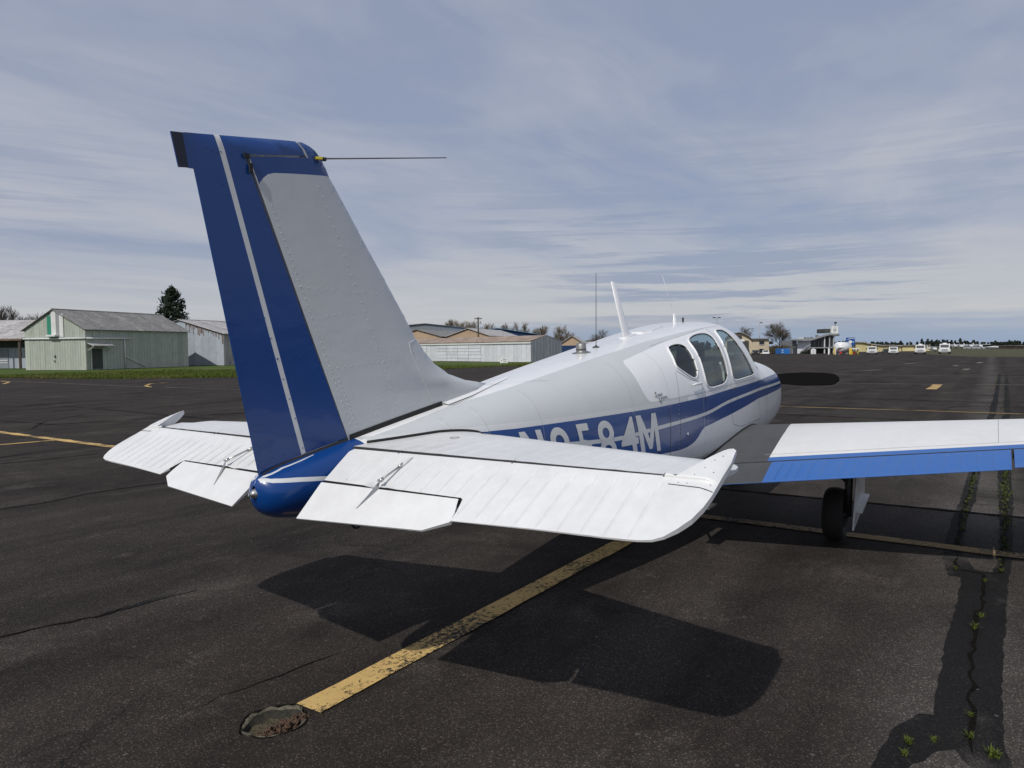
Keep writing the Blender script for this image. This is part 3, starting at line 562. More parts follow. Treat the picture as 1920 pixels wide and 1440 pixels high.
# seams, rivets, fittings on the fuselage
def fseam(pts, wd=.0035, off=.0010, name='panel_seam', mat='seam_and_gap_shade', side=-1, par=None, sm=True):
    L = resample(smooth_line(pts, 4) if sm else pts, .03, False); vs = []; n = len(L)
    for i, (x, z) in enumerate(L):
        a, b = L[max(i-1, 0)], L[min(i+1, n-1)]; d = np.array((b[0]-a[0], b[1]-a[1])); d /= np.linalg.norm(d)+1e-9
        for s in (-1, 1): vs.append(fus_z(x-d[1]*wd/2*s, z+d[0]*wd/2*s, side, off))
    return mesh(name, vs, [(2*i, 2*i+1, 2*i+3, 2*i+2) for i in range(n-1)], mat, par or FUS)
fseam([(3.171, 1.45), (3.14, 1.30), (3.135, 1.20), (3.139, .865)], .003); fseam([(5.357, 1.355), (5.34, 1.1), (5.39, .93)]); fseam([(4.335, 1.30), (4.34, 1.1), (4.367, 1.02), (4.40, .95), (4.476, .925), (4.705, .895), (5.40, .90)])
fseam([(3.60, 1.30), (3.63, 1.05), (3.66, .80)], .003, mat='silver_stripe'); fseam([(3.20, 1.46), (3.40, 1.385), (3.56, 1.36), (3.66, 1.28), (3.66, 1.20)], .003); fseam([(1.93, 1.44), (1.965, 1.30), (1.98, 1.2)], .003, mat='silver_stripe'); fseam([(4.32, 1.80), (4.31, 1.6), (4.33, 1.4), (4.335, 1.3)], .004)
fseam([(2.95, .62+.1), (2.96, .8), (2.96, 1.2)], .003); fseam([(5.69, 1.48), (5.70, 1.3), (5.70, .8)], .005)
RV = MB(); HEMI = [(math.cos(e)*math.cos(a), math.cos(e)*math.sin(a), math.sin(e)) for e in (0., .8) for a in np.arange(6)*math.pi/3]+[(0, 0, 1)]
HF = [(i, (i+1) % 6, 6+(i+1) % 6, 6+i) for i in range(6)]+[(6+i, 6+(i+1) % 6, 12) for i in range(6)]
def rivet(mb, p, n, r=.0032):
    n = np.array(n, float); n /= np.linalg.norm(n); a = np.cross(n, (0, 0, 1) if abs(n[2]) < .9 else (1, 0, 0)); a /= np.linalg.norm(a); b = np.cross(n, a)
    mb.add([np.array(p)+r*(v[0]*a+v[1]*b+.32*v[2]*n) for v in HEMI], HF)
def friv(pts, sp=.035, r=.003):
    for x, z in resample(pts, sp, False):
        p = fus_z(x, z); n = fus_z(x, z, -1, .01)-p; rivet(RV, p, n, r)
friv([(3.16, 1.42), (3.125, 1.20), (3.129, .87)]); friv([(3.72, 1.17), (3.75, .80)], .03); friv([(5.41, 1.3), (5.40, .93)], .04); friv([(2.62, 1.248), (3.6, 1.275), (4.3, 1.30), (5.2, 1.33)], .03, .0025); friv([(.75, 1.30), (.78, 1.18)], .05); friv([(1.0, 1.33), (1.02, 1.2)], .06); friv([(2.2, 1.27), (2.5, 1.27)], .06)
for q_ in (.78, 1.02, 1.45, 2.42, 2.96): fseam([(q_, topz(q_)-.03), (q_+.01, (topz(q_)+1.2)/2), (q_+.015, 1.0), (q_+.015, sect(q_)[1]+.06)], .0022, .0006, mat='seam_soft'); friv([(q_-.014, topz(q_)-.05), (q_, (topz(q_)+1.2)/2), (q_, 1.2)], .045, .0024)
fseam([(3.15, 1.69-.04), (3.6, 1.715), (4.3, 1.83-.02)], .002, .0006, mat='seam_soft')
RV.build('rivets', 'white_paint', FUS, True)['kind'] = 'stuff'
# registration letters and script badge
CAPS = {'M': [(0, 0), (0, 1), (.23, 1), (.5, .36), (.77, 1), (1, 1), (1, 0), (.80, 0), (.80, .60), (.58, .10), (.42, .10), (.20, .60), (.20, 0)], 'N': [(0, 0), (0, 1), (.27, 1), (.74, .33), (.74, 1), (1, 1), (1, 0), (.73, 0), (.26, .67), (.26, 0)]}
def glyph(ch, x0, x1, z0, z1, shear, side=-1):
    if ch in CAPS:
        pl = [((a if side < 0 else 1-a), b) for a, b in CAPS[ch]]
        P, tr, mi, N = skin(lambda a, b: tuple(fus_z(x0+(x1-x0)*a+shear*(z1-(z0+(z1-z0)*b)), z0+(z1-z0)*b, side, .0022)), pl, (), (), .12)
        o = mesh('registration_letter', P, tr, 'silver_stripe', FUS); o['label'] = 'registration character %s in pale grey' % ch; return
    cu = bpy.data.curves.new('g', 'FONT'); cu.body = ch; cu.size = 1; cu.offset = .014; cu.resolution_u = 6; ob = bpy.data.objects.new('g', cu); COL.objects.link(ob)
    dg = bpy.context.evaluated_depsgraph_get(); me = ob.evaluated_get(dg).to_mesh(); bm = bmesh.new(); bm.from_mesh(me); ob.evaluated_get(dg).to_mesh_clear(); bpy.data.objects.remove(ob); bmesh.ops.triangulate(bm, faces=bm.faces[:])
    for _ in range(2): bmesh.ops.subdivide_edges(bm, edges=[q for q in bm.edges if q.calc_length() > .12], cuts=2, use_grid_fill=True); bmesh.ops.triangulate(bm, faces=bm.faces[:])
    bm.verts.ensure_lookup_table(); V = np.array([tuple(v.co)[:2] for v in bm.verts]); F_ = [tuple(v.index for v in p.verts) for p in bm.faces]; bm.free()
    a, b = V.min(0), V.max(0); T = (V-a)/(b-a); vs = []
    for gx, gz in T:
        z = z0+(z1-z0)*gz; gx = gx if side < 0 else 1-gx; vs.append(fus_z(x0+(x1-x0)*gx+shear*(z1-z), z, side, .0022))
    o = mesh('registration_letter', vs, F_, 'silver_stripe', FUS); o['label'] = 'registration character %s in pale grey' % ch
for side in (-1, 1):
    for c_, a_, b_ in zip('N9584M', (1.248, 1.490, 1.742, 1.957, 2.205, 2.440), (1.432, 1.662, 1.886, 2.143, 2.425, 2.725)): glyph(c_, a_, b_, .895, 1.174, .27, side)
mb = MB()
for L in ([(2.752, 1.29), (2.775, 1.312), (2.762, 1.318), (2.766, 1.288), (2.79, 1.296), (2.80, 1.306), (2.806, 1.292), (2.822, 1.305), (2.836, 1.291), (2.85, 1.31), (2.858, 1.298)], [(2.80, 1.285), (2.812, 1.252), (2.826, 1.243), (2.83, 1.275), (2.845, 1.266), (2.856, 1.282), (2.866, 1.268), (2.88, 1.285), (2.894, 1.27), (2.908, 1.288), (2.924, 1.272), (2.935, 1.28)]):
    mb.tube([fus_z(x, z, -1, .004) for x, z in smooth_line(L, 3)], .0032, 5)
o = mb.build('badge', 'chrome', FUS, True); o['label'] = 'small chrome script badge behind the rear window'
mb = MB(); P = [fus_z(3.375, 1.338, -1, .022), fus_z(3.44, 1.342, -1, .026), fus_z(3.55, 1.345, -1, .024), fus_z(3.60, 1.342, -1, .010)]; mb.tube(P, [.006, .010, .011, .006], 8); mb.build('door_handle', 'white_paint', AP, True)
mb = MB(); mb.lathe([(0, .008), (.014, .006), (.018, 0)], fus_z(3.279, .962), (0, -1, 0), 10); mb.build('cap', 'chrome', AP, True)
mb = MB(); P = fus_z(4.42, 1.268, -1, .008); mb.box((P[0]-.05, P[1]-.008, P[2]-.006), (P[0]+.04, P[1]+.008, P[2]+.006)); mb.build('door_latch', 'metal', AP)
# things along the roof
topz = lambda x: sect(x)[0]
mb = MB(); mb.lathe([(.075, -.004), (.072, .006), (.045, .012), (.04, .016), (.038, .022), (.037, .07), (.030, .078), (0, .08)], (2.61, -.005, topz(2.61)-.006), (-.12, 0, 1), 20); bc = mb.build('beacon', 'steel_dull', AP, True)
mb = MB(); mb.lathe([(.0395, .030), (.0395, .036)], (2.61, -.005, topz(2.61)-.006), (-.12, 0, 1), 20); mb.build('band', 'dark_metal', bc, True)
mb = MB(); mb.tube([(2.855, 0, topz(2.855)-.01), (2.86, 0, 2.214)], [.0032, .0022], 6); mb.lathe([(.03, -.004), (.028, .004), (.008, .012), (.004, .02)], (2.855, 0, topz(2.855)), (0, 0, 1), 12); mb.build('whip_antenna', 'dark_metal', AP, True)
def blade(name, b0, b1, t0, t1, th, mat='white_paint'):
    mb = MB(); vs = []
    for (xa, xb_, z), h in (((b0[0], b0[1], b0[2]), th), ((t0, t1, b1), th*.5)):
        for k in range(10): an = 2*math.pi*k/10; vs.append(((xa+xb_)/2+math.cos(an)*(xb_-xa)/2, math.sin(an)*h, z))
    mb.add(vs, [(i, (i+1) % 10, 10+(i+1) % 10, 10+i) for i in range(10)]+[tuple(range(10, 20))]); return mb.build(name, mat, AP, True)
ba = blade('blade_antenna', (3.345, 3.495, topz(3.4)-.01), 2.168, 3.115, 3.175, .017)
mb = MB(); mb.prism(rounded([(3.34, -.045), (3.52, -.045), (3.55, 0), (3.52, .045), (3.34, .045), (3.31, 0)], 1), lambda a, b, t: (a, b, topz(a)+t-.004), 0, .012); mb.build('base', 'white_paint', ba)
fa = blade('rear_facing_antenna', (4.46, 4.58, topz(4.5)-.01), 1.965, 4.463, 4.478, .016)
mb = MB(); mb.tube([(4.47, 0, 1.955), (4.187, 0, 2.297)], [.0035, .0018], 6); mb.build('rod', 'white_paint', fa, True)
mb = MB(); mb.prism(rounded([(3.62, -.10), (4.02, -.075), (4.10, .0), (4.02, .075), (3.62, .10)], 1), lambda a, b, t: (a, b, topz(a)-.5*b*b-.01+t), 0, .022); mb.build('roof_vent', 'white_paint', AP)
mb = MB(); mb.tube([(4.66, -.02, 1.88), (4.66, -.02, 1.925)], [.012, .006], 8); mb.lathe([(0, .01), (.012, .005), (.012, -.01)], (4.66, -.02, 1.92), (0, 0, 1), 8); mb.build('temperature_probe', 'dark_metal', AP, True)

# ---- vertical tail
LEC = [(1.42, 1.425), (1.398, 1.438), (1.195, 1.466), (1.049, 1.505), (.935, 1.562), (.848, 1.63), (.778, 1.703), (.706, 1.802), (.619, 1.915), (.413, 2.174), (.209, 2.434), (.185, 2.475), (.155, 2.515), (.115, 2.543), (.06, 2.556)]
lez = lambda z: float(np.interp(z, [p[1] for p in LEC], [p[0] for p in LEC]))
hgx = lambda z: .26-.5*(z-1.235)/1.185
tex = lambda z: float(np.interp(z, [1.12, 2.337], [-.21, -.46]))
ztopf = lambda x: 2.467+(x+.49)*.162
def TH(x, z):
    tm = float(np.interp(z, [1.2, 2.5], [.055, .036])); h = hgx(z)
    def finh(x_):
        d = max(lez(z)-x_, 0.); L = .30; s = math.sqrt(max(0., 1-(1-min(d/L, 1.))**2)); fr = min(1, max(0., d-L)/max(.05, lez(z)-h-L)); return tm*s*(1-.30*fr)
    t = finh(x) if x > h else .006*.5+(finh(h)-.003)*max(0., (x-tex(z)))/(h-tex(z))
    return t*math.sqrt(min(1., max(0., ztopf(x)+.004-z)/.035)) if x > -.49 else min(t, .006)
def slab(name, top, bot, outline, mats, parent, regions=(), step=.05, gx=None, gy=None, up_=(0, 0, 1), bmat=0, wall=True, wmat=None):
    u_ = np.array(up_, float); a = skin(top, outline, regions, (), step, gx=gx, gy=gy); b = skin(bot, outline, [(p, k) for p, k in regions] if bmat == 0 else (), (), step, gx=gx, gy=gy); parts = []
    for (P, tr, mi, N), s in ((a, 1), (b, -1)):
        sg = np.sign((N*u_*s).sum(1)); sg[sg == 0] = 1; N = N*sg[:, None]; fn = np.cross(P[tr[:, 1]]-P[tr[:, 0]], P[tr[:, 2]]-P[tr[:, 0]]); bad = (fn*N[tr].mean(1)).sum(1) < 0; tr = tr.copy(); tr[bad] = tr[bad][:, ::-1]
        parts.append((P, tr, mi if s > 0 or bmat == 0 else np.full(len(tr), bmat), N))
    if wall:
        o = resample(outline, step); n = len(o); T = np.array([top(*q) for q in o]); B = np.array([bot(*q) for q in o]); c = (T.mean(0)+B.mean(0))/2; vs = []; fs = []; ns = []; wm = []
        for i in range(n):
            j = (i+1) % n; q = [T[i], T[j], B[j], B[i]]; nn = np.cross(q[1]-q[0], q[3]-q[0]); L = np.linalg.norm(nn)
            if L < 1e-9: nn = np.cross(q[1]-q[0], q[2]-q[0]); L = np.linalg.norm(nn)
            if L < 1e-9: continue
            nn /= L; k = len(vs); vs += q; ns += [nn]*4; fs += [(k, k+1, k+2), (k, k+2, k+3)]; wm += [wmat((o[i][0]+o[j][0])/2, (o[i][1]+o[j][1])/2) if wmat else 0]*2
        P = np.array(vs); N = np.array(ns); tr = np.array(fs)
        # orient walls outward with the outline's winding
        ar = sum(o[i][0]*o[(i+1) % n][1]-o[(i+1) % n][0]*o[i][1] for i in range(n)); e1 = top(*o[0]); ctr = (T+B).mean(0)/2
        mid = P[tr].mean(1); sgn = np.sign(((mid-ctr)*N[tr[:, 0]]).sum()); 
        if sgn < 0: N = -N; tr = tr[:, ::-1]
        parts.append((P, tr, np.array(wm), N))
    return skin_obj(name, parts, mats, parent)
ft = lambda s: (lambda x, z: (x, s*TH(x, z), z))
FINP = [(.268, 1.205), (.6, 1.262), (.93, 1.322), (1.2, 1.368), (1.42, 1.41)]+smooth_line(LEC, 3)+[(.032, 2.549), (.068, 2.486), (-.232, 2.428)]
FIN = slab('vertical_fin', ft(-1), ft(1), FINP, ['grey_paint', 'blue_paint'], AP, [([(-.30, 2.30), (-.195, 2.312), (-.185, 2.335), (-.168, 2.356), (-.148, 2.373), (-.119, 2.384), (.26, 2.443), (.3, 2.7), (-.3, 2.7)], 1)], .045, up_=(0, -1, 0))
RUDP = [(.249, 1.236), (-.250, 2.420), (-.252, 2.433), (.052, 2.491), (.016, 2.549), (-.24, 2.507), (-.49, 2.467), (-.505, 2.463), (-.55, 2.457), (-.523, 2.332), (-.49, 2.337), (-.46, 2.338), (-.21, 1.125), (-.13, 1.155), (-.03, 1.180), (.10, 1.208)]
RUD = slab('rudder', ft(-1), ft(1), RUDP, ['blue_paint', 'silver_stripe', 'navy_paint'], AP, [(strip([(-.3735, 2.52), (.010, 1.190)], .0115), 1), ([(-.56, 2.47), (-.505, 2.47), (-.482, 2.33), (-.53, 2.32)], 2)], .045, up_=(0, -1, 0))
# seal under the fin and fairing beside it
def ribbon(name, a, b, mat, par):      # quad strip between two 3-D lines
    n = len(a); return mesh(name, list(a)+list(b), [(i, i+1, n+i+1, n+i) for i in range(n-1)], mat, par)
xs = np.linspace(.262, .93, 12); ribbon('fin_seal', [(x, -TH(x, sect(x)[0]+.025)-.003, sect(x)[0]+.022) for x in xs], [(x, -TH(x, sect(x)[0]+.02)-.008, sect(x)[0]-.012) for x in xs], 'black_rubber', FIN)
xs = np.linspace(-.2, .25, 12); ribbon('rudder_seal', [(x, -max(TH(x, sect(x)[0]+.02), .012)-.002, sect(x)[0]+.010) for x in xs], [(x, -max(TH(x, sect(x)[0]+.02), .012)-.004, sect(x)[0]-.010) for x in xs], 'seam_and_gap_shade', RUD)
xs = np.linspace(.94, 1.62, 14); wdt = lambda x: .075*min(1, max(.1, (1.66-x)/.5))+.012
mb = MB(); mesh('fin_fairing', [(x, -s*wdt(x)*k, topz(x)+.004+(.008 if k < .9 else -.001)-(.0 if k < .9 else .12*wdt(x)*wdt(x))) for x in xs for s, k in ((1, 1), (1, .55), (-1, .55), (-1, 1))], [(4*i+k, 4*i+k+1, 4*i+k+5, 4*i+k+4) for i in range(13) for k in range(3)], 'white_paint', FIN, True)
mb = MB(); mb.tube([(x, -wdt(x)-.010, fus_z(x, topz(x)-.0001)[2]-.004-.6*wdt(x)**2) for x in np.linspace(.96, 1.60, 14)], .003, 5); mb.build('fairing_seal', 'seam_and_gap_shade', FIN)
RV = MB(); RB_ = MB()
def vriv(a, b, sp, r=.0034):
    for x, z in resample([a, b], sp, False): rivet(RB_ if x < hgx(z) or z > 2.40+.16*x else RV, (x, -TH(x, z)-.0003, z), (-.15, -1, .1), r)
hp = lambda z, o: (hgx(z)+o, z)
vriv(hp(1.30, .035), hp(2.33, .035), .030); vriv(hp(1.28, .075), hp(1.52, .06), .026); vriv(hp(1.25, -.03), hp(2.38, -.03), .040); vriv((.60, 1.33), (.12, 2.37), .047, .0036); vriv((.86, 1.37), (.69, 1.676), .055, .0036); vriv((.16, 1.56), (.62, 1.60), .045, .0036); vriv((.0, 1.92), (.60, 1.915), .05, .0032); vriv((.15, 1.80), (.30, 1.82), .05); vriv((.42, 1.30), (.50, 1.45), .035); vriv((.62, 1.335), (.72, 1.37), .03)
vriv((-.47, 2.41), (.0, 2.462), .040, .0034); vriv((-.33, 1.60), (.05, 1.62), .06, .0034); vriv((-.46, 2.44), (-.45, 2.35), .03, .0034); vriv((-.41, 2.43), (-.37, 2.42), .03); vriv((-.14, 1.19), (.20, 1.25), .05); vriv((.06, 2.53), (.10, 2.50), .03, .004); vriv((.08, 2.465), (.15, 2.475), .03, .004); vriv((-.345, 2.30), (-.03, 1.35), .10, .0035)
RV.build('rivets', 'grey_paint', FIN, True)['kind'] = 'stuff'; RB_.build('rivets', 'blue_paint', RUD, True)['kind'] = 'stuff'
xs = [(.69, 1.676), (.70, 1.62), (.80, 1.45), (.86, 1.36)]; mb = MB(); mb.tube([(x, -TH(x, z)-.0005, z) for x, z in resample(xs, .04, False)], .0016, 4); mb.tube([(x, -TH(x, z)-.0005, z) for x, z in ((.69, 1.678), (.73, 1.690), (.775, 1.70))], .002, 4); mb.build('panel_seam', 'silver_stripe', FIN)
mb = MB(); mb.tube([(.13, -.02, 2.497), (.629, -.35, 2.556)], [.0035, .0022], 6); an = mb.build('antenna_rod', 'dark_metal', FIN, True)
mb = MB(); mb.box((.112, -.040, 2.491), (.140, -.022, 2.502), R(-30)); mb.build('rod_base', 'yellow_plastic', an); mb = MB(); mb.box((.140, -.046, 2.490), (.160, -.026, 2.503), R(-30)); mb.build('rod_clamp', 'black_rubber', an)
mb = MB(); mb.box((-.262, -.036, 2.418), (-.236, -.030, 2.436)); mb.box((-.240, -.040, 2.36), (-.226, -.032, 2.40)); mb.build('hinge', 'black_rubber', FIN)
mb = MB(); mb.lathe([(.022, -.01), (.023, .004), (.020, .010), (.017, .020), (.010, .028), (0, .031)], (-.222, 0, 1.052), (-1, 0, -.05), 16); nl = mb.build('tail_light', 'metal', AP, True)
mb = MB(); mb.lathe([(.016, .012), (.0165, .020), (.011, .032), (0, .036)], (-.224, 0, 1.052), (-1, 0, -.05), 14); mb.build('lens', 'lamp_glass', nl, True)
mb = MB(); mb.tube([(.33, 0, .87), (.335, 0, .83)]+[(.335+.028*math.sin(t), .0, .815+.028*math.cos(t)) for t in np.linspace(0, 6.2, 14)], .007, 6); mb.build('tie_down_ring', 'dark_metal', AP, True)

# ---- horizontal tail
ZH = 1.175; DEL = R(22.15); TAB = R(35.66)
hx = lambda y: .181+.047*abs(y)
def ribs(y, ys, a=.0026, wd=.0055): return sum(a*math.exp(-((y-r)/wd)**2) for r in ys if abs(y-r) < .03)
def side_tail(s, ky):
    Y = lambda y: s*y*ky
    RB = [.30+.0815*i for i in range(17)]; RBS = [.26+.088*i for i in range(16)]
    # fixed stabiliser
    le = lambda y: 1.045-.215*y
    def half(x, y):
        L = le(min(y, 1.66))-hx(y); f = min(1, max(0., (le(min(y, 1.66))-x)/L)); tm = .046-.009*y; sh = math.sqrt(max(0., 1-(1-min(f/.38, 1.))**2))*(1-.42*max(0., f-.38)/.62)
        edge = math.sqrt(min(1., max(0., 1.752-y)/.07)) if x > hx(y)+.20 else 1.
        return tm*sh*edge
    def top(x, y): f = (le(y)-x)/(le(y)-hx(y)); return (x, Y(y), ZH+.004+half(x, y)+ribs(y, RBS, .0030*min(1, max(0, f-.28)*5)*min(1, max(0, 1-f)*12), .008))
    bot = lambda x, y: (x, Y(y), ZH+.004-half(x, y))
    ol = [(hx(.12)+.024, .12), (hx(1.60)+.024, 1.60), (hx(1.63)+.050, 1.640), (.35, 1.669), (.447, 1.713), (.51, 1.742), (.56, 1.750), (.62, 1.744), (.67, 1.715), (.698, 1.67), (le(1.6), 1.60), (le(1.0), 1.0), (le(.12), .12)]
    gy = sorted(set([round(r+o, 4) for r in RBS for o in (-.022, -.012, -.006, 0, .006, .012, .022)]+[.15, .2]))
    st = slab('stabilizer', top, bot, ol, ['tail_white', 'seam_and_gap_shade'], AP, (), .05, wmat=lambda x, y: 1 if x < hx(y)+.06 else 0, gx=np.arange(.2, 1.05, .045), gy=[g for g in gy if g < 1.74], up_=(0, 0, 1))  # hinge-side wall coloured dark to stand in for shade in the gap
    # elevator, drooped, with its balance horn standing proud of the stabiliser
    e = np.array((-math.cos(DEL), 0, -math.sin(DEL))); nr = np.array((-math.sin(DEL), 0, math.cos(DEL)))
    def eh(c, y):
        if c >= 0: t = .027-.0256*min(1, c/.37)
        elif y < 1.6: t = .027*math.sqrt(max(0., 1-(c/.0165)**2))
        else: t = .030*math.sqrt(max(0., 1-(max(0, -c)/.262)**2))
        d = max(0., min(1., (1.790-y)/.05)); return t*(.10+.90*math.sqrt(d))
    def ept(c, y, t): p = np.array((hx(y), Y(y), ZH))+c*e+t*nr; return tuple(p)
    win = lambda c: min(1, max(0, c-.035)*30)*min(1, max(0, .355-c)*40)
    RE = [r for r in RB if r < 1.63]
    et = lambda c, y: ept(c, y, eh(c, y)+(ribs(y, [q+.009 for q in RE], .0028, .005)-ribs(y, RE, .0075, .0036))*win(c)); eb = lambda c, y: ept(c, y, -eh(c, y)-ribs(y, RE)*win(c))
    OL = [(-.015, .14), (-.015, 1.615), (-.002, 1.640), (-.09, 1.684), (-.187, 1.729), (-.238, 1.752), (-.250, 1.765), (-.236, 1.778), (-.146, 1.786), (0, 1.784), (.067, 1.783), (.137, 1.777), (.207, 1.762), (.263, 1.737), (.307, 1.708), (.330, 1.678), (.340, 1.635), (.345, 1.561), (.354, 1.274), (.372, .947), (.320, .940), (.252, .920), (.243, .908), (.236, .197), (.10, .165)]
    gy = sorted(set([round(r+o, 4) for r in RE for o in (-.010, -.005, -.0022, 0, .0022, .005, .008, .012, .018)]+[round(r+o, 4) for r in RE for o in (.030, .045, .060)]+[1.66, 1.70, 1.74, 1.77, .16, .20, .24, .27]))
    el = slab('elevator', et, eb, OL, ['tail_white', 'seam_and_gap_shade'], AP, (), .045, wmat=lambda c, y: 1 if (c < .31 and y < .935) else 0, gx=[-.2, -.15, -.1, -.05, -.015, .0, .03, .05, .10, .15, .20, .24, .28, .33, .35], gy=gy, up_=tuple(nr))  # walls facing the tab coloured dark as gap shade
    P = []
    for y in np.linspace(.13, 1.62, 12): P += [ept(-.030, y, .004), ept(.012, y, .004)]
    mesh('gap_shade_strip', P, [(2*i, 2*i+1, 2*i+3, 2*i+2) for i in range(11)], 'black_rubber', st)  # added black strip: stops sun leaking through the hinge gap and darkens it
    P = []
    for y in np.linspace(.205, .905, 8): P += [ept(.228, y, .0), ept(.268, y, -.002)]
    mesh('gap_shade_strip', P, [(2*i, 2*i+1, 2*i+3, 2*i+2) for i in range(7)], 'black_rubber', el)  # same added strip under the tab gap, standing in for its shade
    # trim tab
    e2 = np.array((-math.cos(TAB), 0, -math.sin(TAB))); n2 = np.array((-math.sin(TAB), 0, math.cos(TAB))); hc = .252
    def tp_(d, y, t): return tuple(np.array((hx(y), Y(y), ZH))+hc*e+d*e2+t*n2)
    tt = lambda d: .0115*(1-min(1, max(0, d)/.2))+.0015
    tab = slab('trim_tab', lambda d, y: tp_(d, y, tt(d)+ribs(y, (.38, .62), .0015, .008)), lambda d, y: tp_(d, y, -tt(d)), [(0, .20), (0, .905), (.065, .925), (.105, .928), (.158, .832), (.192, .217), (.06, .205)], ['tail_white', 'seam_and_gap_shade'], el, (), .04, wmat=lambda d, y: 1 if d < .02 else 0, up_=tuple(n2))  # front wall of the tab darkened to imitate the shaded gap
    L = [tp_(.001, y, tt(0)+.0009) for y in np.linspace(.21, .90, 14)]; M_ = [tp_(.006, y, tt(0)+.0009) for y in np.linspace(.21, .90, 14)]
    # push rod and horn
    mb = MB(); a = np.array(ept(.085, .507, .027)); b = np.array(ept(.235, .518, .040)); mb.tube([a, b], [.0045, .0045], 8); mb.tube([a-(b-a)*.04, a+(b-a)*.16], .0075, 8); mb.tube([b-(b-a)*.12, b], .0075, 8); mb.build('push_rod', 'metal', el, True)
    mb = MB(); mb.tube([ept(.025, .516, eh(.025, .4)), ept(.065, .511, .028), ept(.115, .509, .024)], [.003, .009, .003], 8); mb.build('rod_fairing', 'tail_white', el, True)
    mb = MB(); q = b-np.array(ept(.235, .518, 0)); vs = [tp_(.0, .512, tt(0)), tp_(.105, .475, tt(.105)), tuple(b-(0, .003, 0)), tp_(.0, .518, tt(0)), tp_(.105, .481, tt(.105)), tuple(b+(0, .003, 0))]; mb.add(vs, [(0, 1, 2), (3, 5, 4), (0, 3, 4, 1), (1, 4, 5, 2), (2, 5, 3, 0)]); mb.tube([b-(0, .012, 0), b+(0, .012, 0)], .005, 8); mb.build('control_horn', 'metal', tab, False)
    # hinge brackets and screws
    for y in (.42, .99, 1.60):
        mb = MB(); mb.tube([ept(-.022, y-.004, .021), ept(.006, y, .025)], .0042, 8); mb.build('hinge', 'dark_metal', st, True)
    RVt = MB()
    for c, y in ((-.17, 1.752), (-.13, 1.735), (-.07, 1.72), (-.02, 1.70), (.03, 1.69), (.03, 1.66), (-.05, 1.755), (.02, 1.765)): rivet(RVt, ept(c, y, eh(c, y)), nr, .0026)
    RVt.build('screws', 'dark_metal', el, True)['kind'] = 'stuff'
    mb = MB(); L = [ept(.045+.012*math.sin(4*(y-1.63)), y, eh(.045, y)+.0008) for y in np.linspace(1.63, 1.781, 8)]; mb.tube(L, .0018, 4); mb.build('panel_seam', 'seam_and_gap_shade', el)
    # inspection covers
    for x, y, r in ((.60, .40, .022), (.86, .42, .045)):
        mb = MB(); mb.tube([np.array(top(x+r*math.cos(t), y+r*math.sin(t)))+(0, 0, .0006) for t in np.linspace(0, 6.283, 20)], .0011, 4, False); mb.build('inspection_cover', 'seam_and_gap_shade', st)
    RVt = MB()
    for y in np.arange(.25, 1.58, .0275): rivet(RVt, top(hx(y)+.055, y), (0, 0, 1), .0030); rivet(RVt, ept(.028, y, eh(.028, y)), nr, .0030)
    RVt.build('rivets', 'tail_white', st, True)['kind'] = 'stuff'
    # rubber seal between stabiliser and fuselage
    xs = np.linspace(.30, .98, 18); P = []
    for x in xs:
        z = ZH+.004+half(x, .2); y = ywid(x, min(z, sect(x)[0]-.001)); P.append((x, s*(y+.006), top(x, max(.13, y))[2]+.005 if y > 0 else z))
    mb = MB(); mb.tube(P, .008, 6); mb.build('root_seal', 'black_rubber', st, True)
side_tail(-1, 1.0); side_tail(1, .955)

